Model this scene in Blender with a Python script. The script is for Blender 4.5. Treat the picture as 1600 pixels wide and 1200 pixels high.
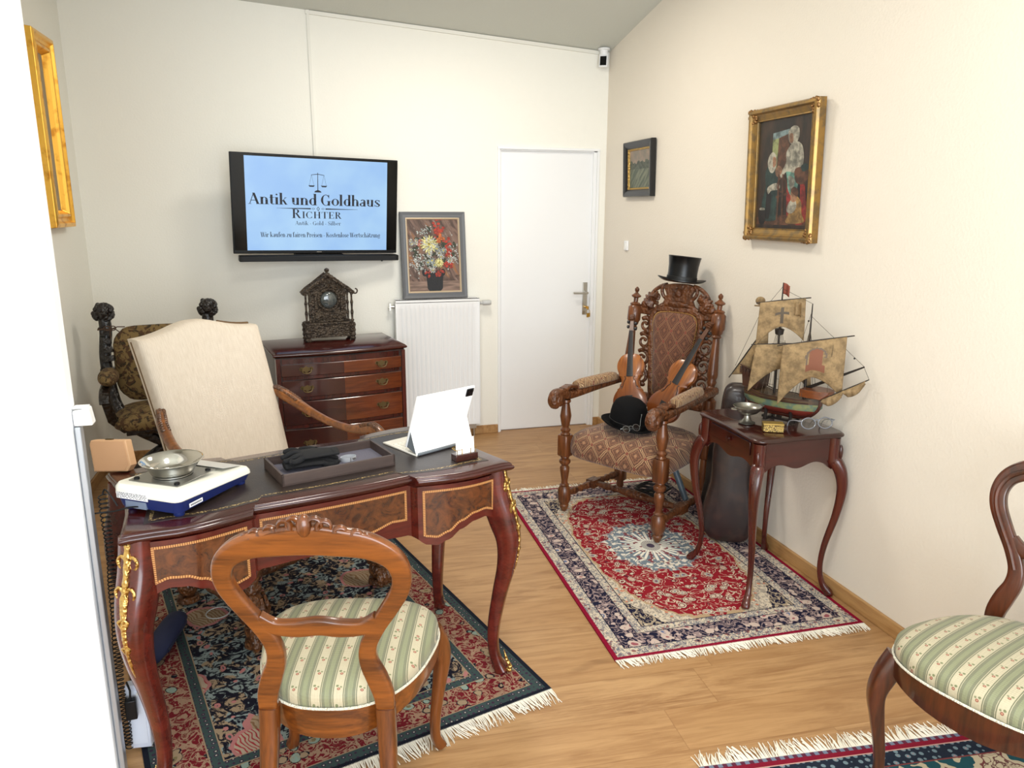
import bpy, math, random
from mathutils import Vector, Matrix
PI = math.pi
random.seed(7)
for o in list(bpy.data.objects):
    bpy.data.objects.remove(o)
SC = bpy.context.scene
COL = SC.collection

# ------------------------------------------------------------------ camera
def make_camera():
    C = Vector((-2.0991, -5.1011, 1.5815)); yaw, pitch, roll, F = .2713, .2281, .0031, 1172.1
    f = Vector((math.sin(yaw)*math.cos(pitch), math.cos(yaw)*math.cos(pitch), -math.sin(pitch)))
    r = Vector((math.cos(yaw), -math.sin(yaw), 0)); u = r.cross(f)
    r2 = r*math.cos(roll) + u*math.sin(roll); u2 = -r*math.sin(roll) + u*math.cos(roll)
    cam = bpy.data.cameras.new('camera'); o = bpy.data.objects.new('camera', cam); COL.objects.link(o)
    o.matrix_world = Matrix(((r2.x, u2.x, -f.x, C.x), (r2.y, u2.y, -f.y, C.y), (r2.z, u2.z, -f.z, C.z), (0, 0, 0, 1)))
    cam.sensor_fit = 'HORIZONTAL'; cam.sensor_width = 36.0; cam.lens = F/1600*36.0
    cam.clip_start = .05; cam.clip_end = 60
    SC.camera = o
make_camera()

# ------------------------------------------------------------------ light and exposure
SC.view_settings.view_transform = 'Standard'; SC.view_settings.look = 'None'
SC.view_settings.gamma = 1; SC.view_settings.exposure = 0.32; SC.view_settings.use_curve_mapping = False
W = bpy.data.worlds.new('daylight'); SC.world = W; W.use_nodes = True
W.node_tree.nodes['Background'].inputs[0].default_value = (.80, .90, 1.0, 1)
W.node_tree.nodes['Background'].inputs[1].default_value = 1.1
def area(name, loc, target, sx, sy, power, col):
    l = bpy.data.lights.new(name, 'AREA'); l.shape = 'RECTANGLE'; l.size = sx; l.size_y = sy; l.energy = power; l.color = col
    o = bpy.data.objects.new(name, l); COL.objects.link(o); o.location = loc
    o.rotation_euler = (Vector(target)-Vector(loc)).to_track_quat('-Z', 'Y').to_euler()
    return o
area('shop_window_daylight', (-1.9, -6.9, 1.55), (-1.75, 0, 1.2), 3.0, 2.3, 125, (.90, .96, 1.0))
area('ceiling_lamp_light', (-1.25, -1.35, 2.78), (-1.25, -1.35, 0), .45, .45, 19, (1.0, .93, .82))
area('front_ceiling_fill_light', (-1.5, -3.9, 3.0), (-1.5, -3.9, 0), .5, .5, 24, (1.0, .95, .88))  # added overhead fill for the front of the room, unseen, no fixture

# ------------------------------------------------------------------ node expressions
def lin(c):
    return tuple([(x/255/12.92 if x/255 <= .04045 else ((x/255+.055)/1.055)**2.4) for x in c[:3]]) + (1,)
class X:
    def __init__(s, nt, k): s.nt = nt; s.k = k
    def m(s, op, b=None, c=None):
        n = s.nt.nodes.new('ShaderNodeMath'); n.operation = op
        for i, v in enumerate((s, b, c)):
            if v is None: continue
            if isinstance(v, X): s.nt.links.new(v.k, n.inputs[i])
            else: n.inputs[i].default_value = v
        return X(s.nt, n.outputs[0])
    def con(s, v):
        n = s.nt.nodes.new('ShaderNodeValue'); n.outputs[0].default_value = v; return X(s.nt, n.outputs[0])
    def __add__(s, b): return s.m('ADD', b)
    __radd__ = __add__
    def __mul__(s, b): return s.m('MULTIPLY', b)
    __rmul__ = __mul__
    def __sub__(s, b): return s.m('SUBTRACT', b)
    def __rsub__(s, b): return s.con(b).m('SUBTRACT', s)
    def __truediv__(s, b): return s.m('DIVIDE', b)
    def abs(s): return s.m('ABSOLUTE')
    def fr(s): return s.m('FRACT')
    def fl(s): return s.m('FLOOR')
    def sin(s): return s.m('SINE')
    def pw(s, b): return s.m('POWER', b)
    def mn(s, b): return s.m('MINIMUM', b)
    def mx(s, b): return s.m('MAXIMUM', b)
    def gt(s, b): return s.m('GREATER_THAN', b)
    def lt(s, b): return s.m('LESS_THAN', b)
    def tri(s): return (s.fr()-.5).abs()          # 0.5 at integers, 0 between
    def ss(s, a, b):
        n = s.nt.nodes.new('ShaderNodeMapRange'); n.interpolation_type = 'SMOOTHSTEP'
        s.nt.links.new(s.k, n.inputs[0]); n.inputs[1].default_value = a; n.inputs[2].default_value = b
        return X(s.nt, n.outputs[0])
def vec(nt, x, y, z=0.0):
    n = nt.nodes.new('ShaderNodeCombineXYZ')
    for i, v in enumerate((x, y, z)):
        if isinstance(v, X): nt.links.new(v.k, n.inputs[i])
        else: n.inputs[i].default_value = v
    return n.outputs[0]
def xyz(nt, kind='Object'):
    t = nt.nodes.new('ShaderNodeTexCoord'); n = nt.nodes.new('ShaderNodeSeparateXYZ'); nt.links.new(t.outputs[kind], n.inputs[0])
    return [X(nt, n.outputs[i]) for i in range(3)]
def noise(nt, v, scale, detail=2, rough=.5, dist=0.0):
    n = nt.nodes.new('ShaderNodeTexNoise'); nt.links.new(v, n.inputs['Vector'])
    n.inputs['Scale'].default_value = scale; n.inputs['Detail'].default_value = detail
    n.inputs['Roughness'].default_value = rough; n.inputs['Distortion'].default_value = dist
    return X(nt, n.outputs['Fac'])
def voro(nt, v, scale, feat='F1', rnd=1.0):
    n = nt.nodes.new('ShaderNodeTexVoronoi'); n.feature = feat; nt.links.new(v, n.inputs['Vector'])
    n.inputs['Scale'].default_value = scale; n.inputs['Randomness'].default_value = rnd
    d = X(nt, n.outputs['Distance'])
    if feat == 'DISTANCE_TO_EDGE': return d, None
    s = nt.nodes.new('ShaderNodeSeparateColor'); nt.links.new(n.outputs['Color'], s.inputs[0])
    return d, [X(nt, s.outputs[i]) for i in range(3)]
def mix(nt, f, a, b):
    n = nt.nodes.new('ShaderNodeMix'); n.data_type = 'RGBA'
    if isinstance(f, X): nt.links.new(f.k, n.inputs[0])
    else: n.inputs[0].default_value = f
    for i, v in ((6, a), (7, b)):
        if isinstance(v, X): nt.links.new(v.k, n.inputs[i])
        else: n.inputs[i].default_value = lin(v)
    return X(nt, n.outputs[2])
MATS = {}
def mat(name, col, rough=.5, metal=0.0, coat=0.0, bump=None, bstr=.3, spec=None, emit=None, trans=0.0, sheen=0.0, alpha=1.0, bdist=.01):
    m = bpy.data.materials.new(name); m.use_nodes = True; nt = m.node_tree; p = nt.nodes['Principled BSDF']
    def put(k, v):
        if callable(v): v = v(nt)
        if isinstance(v, X): nt.links.new(v.k, p.inputs[k])
        elif isinstance(v, tuple): p.inputs[k].default_value = lin(v)
        else: p.inputs[k].default_value = v
    put('Base Color', col); put('Roughness', rough); p.inputs['Metallic'].default_value = metal
    p.inputs['Coat Weight'].default_value = coat; p.inputs['Coat Roughness'].default_value = .08
    if spec is not None: p.inputs['Specular IOR Level'].default_value = spec
    if sheen: p.inputs['Sheen Weight'].default_value = sheen
    if trans: p.inputs['Transmission Weight'].default_value = trans
    if alpha < 1: p.inputs['Alpha'].default_value = alpha
    if emit:
        put('Emission Color', emit[0]); p.inputs['Emission Strength'].default_value = emit[1]
    if bump:
        b = nt.nodes.new('ShaderNodeBump'); b.inputs['Strength'].default_value = bstr; b.inputs['Distance'].default_value = bdist
        nt.links.new(bump(nt).k, b.inputs['Height']); nt.links.new(b.outputs[0], p.inputs['Normal'])
    MATS[name] = m
    return m
def wood(name, c1, c2, axis=0, rough=.35, coat=.3, scale=1.0, bump=None, bstr=.3, c3=None, k=.76):
    e = 1+(1-k)*1.25; c1 = tuple(255*(v/255)**e for v in c1); c2 = tuple(255*(v/255)**e for v in c2)
    def col(nt):
        q = xyz(nt); st = [14.0, 14.0, 14.0]; st[axis] = 1.3
        v = vec(nt, q[0]*st[0], q[1]*st[1], q[2]*st[2])
        n1 = noise(nt, v, 1.6*scale, 4, .6, .6); n2 = noise(nt, v, 9*scale, 3, .6)
        r = mix(nt, (n1*1.3+n2*.5-.4).ss(.1, .9), c1, c2)
        if c3: r = mix(nt, noise(nt, vec(nt, *q), 5*scale, 2).ss(.5, .75), r, c3)
        return r
    return mat(name, col, rough, 0, coat, bump, bstr)
def flat(name, c, rough=.5, **k): return mat(name, tuple(c), rough, **k)
def carve(sc=60):
    def f(nt):
        q = xyz(nt); d, _ = voro(nt, vec(nt, *q), sc); return d + noise(nt, vec(nt, *q), sc*1.6, 2)*.6
    return f

# ------------------------------------------------------------------ mesh building
def V3(p): return Vector(p)
class G:
    def __init__(s): s.v = []; s.f = []; s.mi = []
    def add(s, vs, fs, m=0, M=None):
        b = len(s.v)
        for p in vs:
            p = Vector(p); s.v.append(tuple(M @ p) if M is not None else tuple(p))
        for i, f in enumerate(fs):
            s.f.append(tuple(b+k for k in f)); s.mi.append(m if not isinstance(m, (list, tuple)) else m[i])
        return s
    def box(s, c, d, m=0, M=None, rz=0):
        x, y, z = d[0]/2, d[1]/2, d[2]/2; R = Matrix.Translation(c) @ Matrix.Rotation(rz, 4, 'Z')
        if M is not None: R = M @ R
        vs = [(a*x, b*y, e*z) for a in (-1, 1) for b in (-1, 1) for e in (-1, 1)]
        return s.add(vs, [(0, 1, 3, 2), (4, 6, 7, 5), (0, 4, 5, 1), (2, 3, 7, 6), (0, 2, 6, 4), (1, 5, 7, 3)], m, R)
    def loft(s, rings, m=0, M=None, closed=True, cap=True, loop=False):
        n = len(rings[0]); vs = [p for r in rings for p in r]; fs = []; K = len(rings)
        for i in range(K if loop else K-1):
            j = (i+1) % K
            for a in range(n if closed else n-1):
                b = (a+1) % n; fs.append((i*n+a, i*n+b, j*n+b, j*n+a))
        if cap and closed and not loop:
            fs.append(tuple(range(n-1, -1, -1))); fs.append(tuple((K-1)*n+a for a in range(n)))
        return s.add(vs, fs, m, M)
    def lathe(s, prof, n=24, m=0, M=None, at=(0, 0, 0)):
        rings = [[(at[0]+max(r, 1e-4)*math.cos(2*PI*a/n), at[1]+max(r, 1e-4)*math.sin(2*PI*a/n), at[2]+z) for a in range(n)] for r, z in prof]
        return s.loft(rings, m, M)
    def turned(s, p0, p1, prof, n=14, m=0):
        p0 = V3(p0); p1 = V3(p1); d = p1-p0; L = d.length
        M = Matrix.Translation(p0) @ d.to_track_quat('Z', 'Y').to_matrix().to_4x4()
        return s.lathe([(r, t*L) for t, r in prof], n, m, M)
    def tube(s, pts, r, n=8, closed=False, m=0, N=None, w=None):
        """round or elliptical section; N fixes the section's first axis, w its in-plane half width"""
        pts = [V3(p) for p in pts]; K = len(pts); rings = []
        rr = r if isinstance(r, (list, tuple)) else [r]*K
        ww = w if isinstance(w, (list, tuple)) else ([w]*K if w is not None else rr)
        prev = None
        for i, p in enumerate(pts):
            a = pts[(i-1) % K] if (closed or i > 0) else p; b = pts[(i+1) % K] if (closed or i < K-1) else p
            t = (b-a).normalized() if (b-a).length > 1e-9 else Vector((0, 0, 1))
            if N is not None: A = V3(N)
            elif prev is not None: A = prev
            else: A = Vector((0, 0, 1)) if abs(t.z) < .9 else Vector((1, 0, 0))
            A = A - t*A.dot(t)
            A = A.normalized() if A.length > 1e-6 else t.orthogonal().normalized()
            prev = A; B = t.cross(A)
            rings.append([p + A*rr[i]*math.cos(2*PI*k/n) + B*ww[i]*math.sin(2*PI*k/n) for k in range(n)])
        return s.loft(rings, m, None, True, not closed, closed)
    def bar(s, pts, t, w, N, closed=False, m=0, e=.45, n=12):
        """rounded rectangular section: thickness t along N, width w in plane (full sizes)"""
        pts = [V3(p) for p in pts]; K = len(pts); rings = []
        tt = t if isinstance(t, (list, tuple)) else [t]*K; ww = w if isinstance(w, (list, tuple)) else [w]*K
        for i, p in enumerate(pts):
            a = pts[(i-1) % K] if (closed or i > 0) else p; b = pts[(i+1) % K] if (closed or i < K-1) else p
            T = (b-a).normalized(); A = V3(N[i] if isinstance(N, list) else N); A = (A-T*A.dot(T)).normalized(); B = T.cross(A); ring = []
            for k in range(n):
                c, q = math.cos(2*PI*(k+.5)/n), math.sin(2*PI*(k+.5)/n)
                ring.append(p + A*tt[i]/2*math.copysign(abs(c)**e, c) + B*ww[i]/2*math.copysign(abs(q)**e, q))
            rings.append(ring)
        return s.loft(rings, m, None, True, not closed, closed)
    def ell(s, c, r, n=12, m=0, M=None):
        r = r if isinstance(r, (tuple, list)) else (r, r, r); k = max(5, n//2+1)
        rings = []
        for i in range(k+1):
            a = PI*i/k; sr = max(math.sin(a), 1e-3)
            rings.append([(c[0]+r[0]*sr*math.cos(2*PI*j/n), c[1]+r[1]*sr*math.sin(2*PI*j/n), c[2]-r[2]*math.cos(a)) for j in range(n)])
        return s.loft(rings, m, M)
    def prism(s, poly, d, m=0, M=None):
        """polygon in the xy plane extruded from z=0 to z=d"""
        n = len(poly); vs = [(x, y, 0) for x, y in poly]+[(x, y, d) for x, y in poly]
        fs = [tuple(range(n-1, -1, -1)), tuple(range(n, 2*n))]+[(i, (i+1) % n, n+(i+1) % n, n+i) for i in range(n)]
        return s.add(vs, fs, m, M)
    def grid(s, fn, nu, nv, m=0, M=None):
        vs = [fn(i/nu, j/nv) for j in range(nv+1) for i in range(nu+1)]; fs = []; mi = []
        for j in range(nv):
            for i in range(nu):
                a = j*(nu+1)+i; fs.append((a, a+1, a+nu+2, a+nu+1)); mi.append(m((i+.5)/nu, (j+.5)/nv) if callable(m) else m)
        return s.add(vs, fs, mi, M)
def spl(pts, n=8, closed=False):
    """Catmull-Rom through points of any dimension"""
    K = len(pts); out = []
    rng = range(K if closed else K-1)
    for i in rng:
        g = lambda k: pts[k % K] if closed else pts[min(max(k, 0), K-1)]
        a, b, c, d = g(i-1), g(i), g(i+1), g(i+2)
        for j in range(n):
            t = j/n
            out.append(tuple(.5*((2*q)+(-p+r)*t+(2*p-5*q+4*r-u)*t*t+(-p+3*q-3*r+u)*t*t*t) for p, q, r, u in zip(a, b, c, d)))
    if not closed: out.append(tuple(pts[-1]))
    return out
def offp(poly, d):
    n = len(poly); out = []
    for i in range(n):
        a, b, c = Vector(poly[i-1]), Vector(poly[i]), Vector(poly[(i+1) % n])
        t = (c-a).normalized(); out.append((b.x-t.y*d, b.y+t.x*d))        # inward for counter-clockwise
    return out
def at_z(poly, z): return [(x, y, z) for x, y in poly]
def obj(name, g, ms, parent=None, smooth=True, bevel=0.0, sub=0, thick=0.0, angle=40, label=None):
    if name == 'leg': g.v = [(x, y, max(z, 0.0)) for x, y, z in g.v]
    me = bpy.data.meshes.new(name); me.from_pydata(g.v, [], g.f)
    if not isinstance(ms, (list, tuple)): ms = [ms]
    for m in ms: me.materials.append(m)
    if len(ms) > 1: me.polygons.foreach_set('material_index', g.mi)
    me.validate(); me.update()
    import bmesh
    b = bmesh.new(); b.from_mesh(me); bmesh.ops.recalc_face_normals(b, faces=b.faces); b.to_mesh(me); b.free()
    if smooth:
        me.polygons.foreach_set('use_smooth', [True]*len(me.polygons)); me.set_sharp_from_angle(angle=math.radians(angle))
    o = bpy.data.objects.new(name, me); COL.objects.link(o)
    if thick:
        s = o.modifiers.new('thickness', 'SOLIDIFY'); s.thickness = thick; s.offset = 0
    if bevel:
        s = o.modifiers.new('bevel', 'BEVEL'); s.width = bevel; s.segments = 2; s.limit_method = 'ANGLE'; s.angle_limit = math.radians(50)
    if sub:
        s = o.modifiers.new('sub', 'SUBSURF'); s.levels = sub; s.render_levels = sub
    if parent is not None: o.parent = parent
    if label: o['label'] = label
    return o
def tag(o, label, cat, group=None):
    o['label'] = label; o['category'] = cat
    if group: o['group'] = group
    return o
def thing(name, label, cat, loc=(0, 0, 0), rz=0.0, group=None, rx=0.0, ry=0.0):
    o = bpy.data.objects.new(name, None); COL.objects.link(o); o.empty_display_size = .05
    o.location = loc; o.rotation_euler = (rx, ry, rz); return tag(o, label, cat, group)
def struct(name, g, m, parent=None, **k):
    o = obj(name, g, m, parent, **k)
    if parent is None: o['kind'] = 'structure'
    return o
D = math.radians

# ------------------------------------------------------------------ room
RX, RL, FR = 0.0, -3.34, -7.0
def plaster(name, c): return mat(name, tuple(c), .85, bump=lambda nt: noise(nt, vec(nt, *xyz(nt)), 90, 3), bstr=.12, spec=.2)
M_wall = plaster('wall_plaster', (241, 239, 230)); M_wallr = plaster('right_wall_paint', (231, 223, 210)); M_ceil = plaster('ceiling_paint', (206, 208, 200))
M_pillar = plaster('white_wall_paint', (246, 248, 250))
def oakc(nt):
    q = xyz(nt); a = D(-3.2); x = q[0]*math.cos(a)+q[1]*math.sin(a); y = q[1]*math.cos(a)-q[0]*math.sin(a)
    row = (y/.19).fl(); hx = (row*12.9898).sin()*43.5; xo = x+hx.fr()*1.3; col = (xo/1.28).fl()
    rnd = ((row*7.13+col*3.71).sin()*91.7).fr()
    v = vec(nt, xo*1.1, y*9+rnd*31, rnd*17)
    n1 = noise(nt, v, 2.2, 5, .62, 1.4); n2 = noise(nt, vec(nt, xo*3, y*60, rnd*9), 3, 3, .6)
    c = mix(nt, (n1*1.2+n2*.45-.32).ss(.2, .9), (188, 149, 104), (138, 98, 61))
    c = mix(nt, rnd*.5, c, (168, 126, 82))
    kn = noise(nt, vec(nt, xo*2.0, y*6, rnd*5), 2.0, 2).ss(.66, .78)
    c = mix(nt, kn*.5, c, (112, 76, 44))
    seam = ((y/.19).tri()).gt(.4925).mx((xo/1.28).tri().gt(.4988))
    return mix(nt, seam*.35, c, (120, 82, 46))
M_floor = mat('oak_plank_floor', oakc, .42, spec=.35)
M_oakb = wood('oak_baseboard', (196, 158, 108), (160, 118, 72), 1, .5, 0, k=.9)
M_white = flat('white_lacquer', (240, 241, 242), .35); M_whitem = flat('matt_white', (243, 243, 240), .7)
def zc(x, y): return 2.626 - .0676*x - .182*y          # sloping ceiling
g = G(); g.box(((RX+RL)/2, FR/2, -.05), (RL*-1+.4, -FR+.4, .1)); struct('floor', g, M_floor, smooth=False)
def wall(name, x0, x1, y0, y1, m):
    g = G(); pts = [(x0, y0), (x1, y0), (x1, y1), (x0, y1)]
    g.loft([[(x, y, 0.0) for x, y in pts], [(x, y, zc(min(max(x, RL), RX), min(max(y, FR), 0))+.02) for x, y in pts]]); struct(name, g, m, smooth=False)
wall('wall_right', 0, .12, FR, .12, M_wallr); wall('wall_left', RL-.12, RL, FR, .12, M_wall)
# back wall with the door opening
DX0, DX1, DH = -.771, -.068, 1.98
g = G(); T = .12
for x0, x1, z0 in ((RL, DX0, 0), (DX1, RX, 0), (DX0, DX1, DH)):
    pts = [(x0, 0), (x1, 0), (x1, T), (x0, T)]
    g.loft([[(x, y, z0) for x, y in pts], [(x, y, zc(x, 0)+.02) for x, y in pts]])
struct('wall_back', g, M_wall, smooth=False)
g = G(); pts = [(RL-.12, .12), (RL-.12, FR), (.12, FR), (.12, .12)]
g.loft([[(x, y, zc(x, y)) for x, y in pts], [(x, y, zc(x, y)+.08) for x, y in pts]]); struct('ceiling', g, M_ceil, smooth=False)
# white wall end close to the camera on the left
g = G(); g.loft([[(x, y, 0) for x, y in ((RL, -3.06), (-2.682, -3.06), (-2.682, -3.0), (RL, -3.0))], [(x, y, zc(x, y)-.002) for x, y in ((RL, -3.06), (-2.682, -3.06), (-2.682, -3.0), (RL, -3.0))]])
struct('wall_front_left', g, M_pillar, smooth=False, bevel=.006)
# door
g = G(); w = .055
g.box((DX0-.008, -.006, DH/2), (.016, .012, DH)); g.box((DX1+.008, -.006, DH/2), (.016, .012, DH)); g.box(((DX0+DX1)/2, -.006, DH+.008), (DX1-DX0+.032, .012, .016))
g.box((DX0+.004, .03, DH/2), (.008, .06, DH)); g.box((DX1-.012, .03, DH/2), (.024, .06, DH)); g.box(((DX0+DX1)/2, .03, DH-.004), (DX1-DX0, .06, .008))
struct('trim_1', g, M_white, smooth=False, bevel=.002)
g = G(); g.box(((DX0+DX1)/2, .04, DH/2), (DX1-DX0-.02, .04, DH-.012)); door = struct('door_1', g, M_white, smooth=False, bevel=.003)
M_steel = flat('brushed_steel', (190, 188, 182), .3, metal=1.0); M_brass = flat('brass', (190, 150, 70), .3, metal=1.0)
g = G(); g.box((-.128, .017, .955), (.036, .008, .235)); pl = obj('key_plate', g, M_steel, door, bevel=.003)
g = G(); g.turned((-.128, .014, 1.0), (-.128, -.035, 1.0), [(0, .012), (.2, .009), (1, .009)]); g.bar(spl([(-.125, -.034, 1.0), (-.16, -.04, 1.0), (-.235, -.036, 1.002)], 5), .014, .018, (0, 0, 1)); obj('door_handle', g, M_steel, door)
g = G(); g.turned((-.125, .014, .895), (-.125, -.022, .895), [(0, .009), (1, .009)]); g.box((-.122, -.03, .893), (.006, .03, .022)); g.tube([(-.122+.014*math.cos(a), -.04, .865+.018*math.sin(a)) for a in [k*PI/6 for k in range(12)]], .0016, 6, True); g.box((-.125, -.042, .84), (.016, .003, .03)); g.box((-.112, -.04, .842), (.012, .003, .028)); k = obj('keys', g, M_brass, None); tag(k, 'small bunch of brass keys hanging in the white door lock', 'keys')
# baseboards
def bb(name, x0, y0, x1, y1):
    g = G(); g.box(((x0+x1)/2, (y0+y1)/2, .03), (abs(x1-x0), abs(y1-y0), .06)); struct(name, g, M_oakb, smooth=False, bevel=.003)
bb('baseboard_right', -.016, FR+.1, 0, -.001); bb('baseboard_back', RL+.001, -.015, DX0-.018, 0); bb('baseboard_back_right', DX1+.018, -.015, -.017, 0); bb('baseboard_left', RL, -2.99, RL+.015, -.017)
# cable ducts
M_duct = flat('duct_plastic', (232, 230, 220), .5)
g = G(); n = 2
def dz(x): return zc(x, 0)-.012
g.loft([[(x, -.012, dz(x)-.012), (x, -.012, dz(x)+.010), (x, -.001, dz(x)+.010), (x, -.001, dz(x)-.012)] for x in (-1.99, -.03)]); struct('trim_2', g, M_duct, smooth=False)
g = G(); g.box((-1.977, -.006, 2.2), (.016, .010, 1.12)); struct('trim_3', g, M_duct, smooth=False)
# aluminium profile and white box against the wall end
g = G(); g.box((-2.672, -3.03, .52), (.014, .03, 1.04)); struct('trim_4', g, flat('grey_aluminium', (176, 182, 190), .35, metal=.6), smooth=False, bevel=.003)

# ------------------------------------------------------------------ rugs
def rug_mat(name, hx, hy, kind):
    def col(nt):
        x, y, z = xyz(nt); ax, ay = x.abs(), y.abs()
        d = (hx-ax).mn(hy-ay)
        pv = vec(nt, ax, ay)
        wob = vec(nt, ax+noise(nt, pv, 14, 2)*.05, ay+noise(nt, pv, 11, 2)*.05)
        def flower(sc, r, petals=True, rnd=.85, v=None):
            dist, cc = voro(nt, v or wob, sc, 'F1', rnd); return dist, cc
        def vines(sc, wd, v=None): return (noise(nt, v or pv, sc, 2, .5, 1.2)-.5).abs().lt(wd)
        if kind == 'red':
            ivory, navy, red, pink, blue, crim, beige = (206, 192, 170), (26, 26, 50), (140, 26, 38), (190, 146, 132), (116, 128, 138), (132, 10, 44), (176, 150, 118)
            # field with medallion and corner pieces
            r = ((ax/.205).pw(2)+(ay/.25).pw(2)).pw(.5); ang = y.m('ARCTAN2', x); pet = (ang*(16/(2*PI))).tri(); pet2 = (ang*(32/(2*PI))).tri()
            nz = (noise(nt, pv, 34, 1)-.5)
            lob = r + nz*.35 - (pet-.25)*.35
            fd, fc = flower(17, .3); sd, sc_ = flower(40, .3)
            field = mix(nt, vines(21, .018), red, ivory)
            field = mix(nt, sd.lt(.27)*sc_[0].gt(.55), field, pink)
            field = mix(nt, fd.lt(.37), field, (96, 30, 44)); field = mix(nt, fd.lt(.33), field, ivory); field = mix(nt, ((fd-.25).abs()).lt(.025), field, (120, 60, 66))
            field = mix(nt, fd.lt(.16), field, mix(nt, fc[0].gt(.5), pink, blue)); field = mix(nt, fd.lt(.07), field, red)
            med = mix(nt, sd.lt(.30), blue, ivory); med = mix(nt, (noise(nt, pv, 42, 2)).gt(.53), med, (222, 214, 200))
            spk = (r-.55)*.5 - (pet2-.25)*.8; med2 = mix(nt, spk.gt(.0), (232, 226, 212), mix(nt, sd.lt(.3), blue, ivory)); med2 = mix(nt, (nz+pet*.3).gt(.16), med2, (128, 70, 76))
            med = mix(nt, lob.lt(.74), med, med2); med = mix(nt, r.lt(.22+0), med, mix(nt, pet2.gt(.25), (120, 130, 142), ivory)); med = mix(nt, r.lt(.09), med, (70, 60, 78))
            field = mix(nt, lob.lt(1.03), field, (150, 120, 120)); field = mix(nt, lob.lt(1.0), field, med)
            # red lozenge inside the ivory ground
            e = (ax/(hx-.20)).pw(2.2)+(ay/(hy-.19)).pw(2.6)+(noise(nt, pv, 18, 1)-.5)*.35
            gd = mix(nt, vines(34, .05), ivory, (150, 140, 130)); gd = mix(nt, sd.lt(.3)*sc_[1].gt(.4), gd, mix(nt, sc_[2].gt(.5), (196, 120, 92), blue))
            gd2 = mix(nt, vines(26, .06), (166, 150, 128), navy); gd2 = mix(nt, fd.lt(.3), gd2, ivory); gd2 = mix(nt, fd.lt(.2), gd2, (170, 96, 84))
            gd = mix(nt, e.gt(1.42), gd, gd2)
            field = mix(nt, e.gt(1.0), field, beige); field = mix(nt, e.gt(1.07), field, gd)
            # borders
            bo = mix(nt, vines(32, .05), navy, (150, 130, 128)); bo = mix(nt, fd.lt(.40), bo, (196, 176, 164)); bo = mix(nt, fd.lt(.24), bo, mix(nt, fc[1].gt(.5), (150, 84, 92), (96, 108, 140))); bo = mix(nt, fd.lt(.1), bo, ivory)
            bo = mix(nt, sd.lt(.28)*sc_[1].gt(.5), bo, (190, 168, 160))
            gu = mix(nt, sd.lt(.34), ivory, (140, 90, 84)); gu = mix(nt, sd.lt(.16), gu, navy); gu = mix(nt, vines(60, .05), gu, (110, 110, 120))
            c = field
            c = mix(nt, d.lt(.188), c, navy); c = mix(nt, d.lt(.184), c, gu); c = mix(nt, d.lt(.148), c, navy)
            c = mix(nt, d.lt(.144), c, bo); c = mix(nt, d.lt(.064), c, navy); c = mix(nt, d.lt(.060), c, gu); c = mix(nt, d.lt(.016), c, crim)
            return c
        if kind == 'navy':
            navy, red, teal, bone, olive, rose = (18, 18, 32), (104, 22, 32), (54, 70, 70), (148, 128, 104), (110, 100, 70), (168, 110, 108)
            pv0 = vec(nt, x, y); w2 = vec(nt, x+noise(nt, pv0, 7, 2)*.08, y+noise(nt, pv0, 9, 2)*.08)
            bd, bc = voro(nt, w2, 5.2, 'F1', .95); sd, sc_ = voro(nt, w2, 24, 'F1', .9); fd, fc = voro(nt, wob, 15, 'F1', .8)
            leaf = noise(nt, vec(nt, x*1.0, y*1.0), 22, 3, .6, 2.2)
            c = mix(nt, leaf.ss(.475, .505), navy, mix(nt, sc_[0].gt(.5), bone, (128, 140, 138)))
            c = mix(nt, (leaf-.505).abs().lt(.012), c, navy)
            c = mix(nt, sd.lt(.30)*sc_[1].gt(.55), c, rose); c = mix(nt, sd.lt(.14), c, (60, 74, 74))
            anim = bd.lt(.42)*bc[0].gt(.45)
            hatch = ((x*70+y*22+noise(nt, pv0, 12, 2)*5).tri()).gt(.32)
            an = mix(nt, hatch, bone, (120, 92, 66)); an = mix(nt, bc[1].gt(.6), an, mix(nt, hatch, (168, 150, 130), (150, 54, 58)))
            c = mix(nt, anim, c, an); c = mix(nt, (bd-.42).abs().lt(.03)*bc[0].gt(.45), c, rose)
            bo = mix(nt, vines(26, .05), red, (150, 120, 100)); bo = mix(nt, fd.lt(.36), bo, navy); bo = mix(nt, fd.lt(.32), bo, mix(nt, fc[0].gt(.5), bone, (130, 150, 140)))
            bo = mix(nt, fd.lt(.17), bo, mix(nt, fc[1].gt(.5), rose, olive)); bo = mix(nt, fd.lt(.07), bo, navy); bo = mix(nt, (leaf-.55).abs().lt(.015), bo, bone)
            gd_, gc = voro(nt, pv, 50, 'F1', .3)
            gu = mix(nt, gd_.lt(.32), teal, (58, 40, 60)); gu = mix(nt, gd_.lt(.14), gu, (170, 176, 160))
            c = mix(nt, d.lt(.205), c, bone); c = mix(nt, d.lt(.201), c, gu); c = mix(nt, d.lt(.168), c, bone); c = mix(nt, d.lt(.164), c, bo)
            c = mix(nt, d.lt(.056), c, bone); c = mix(nt, d.lt(.052), c, gu); c = mix(nt, d.lt(.016), c, (20, 24, 36))
            return c
        ivory, navy, teal, red = (190, 176, 148), (30, 38, 52), (34, 76, 84), (122, 20, 42)
        fd, fc = voro(nt, pv, 5.5, 'F1', .35); sd, sc_ = voro(nt, wob, 26, 'F1', .9)
        c = mix(nt, (noise(nt, pv, 20, 2, .5, 1.8)-.5).abs().lt(.035), ivory, (104, 70, 66)); c = mix(nt, sd.lt(.26)*sc_[0].gt(.5), c, (120, 84, 84))
        rr = fd+(noise(nt, pv, 30, 1)-.5)*.25
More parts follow.
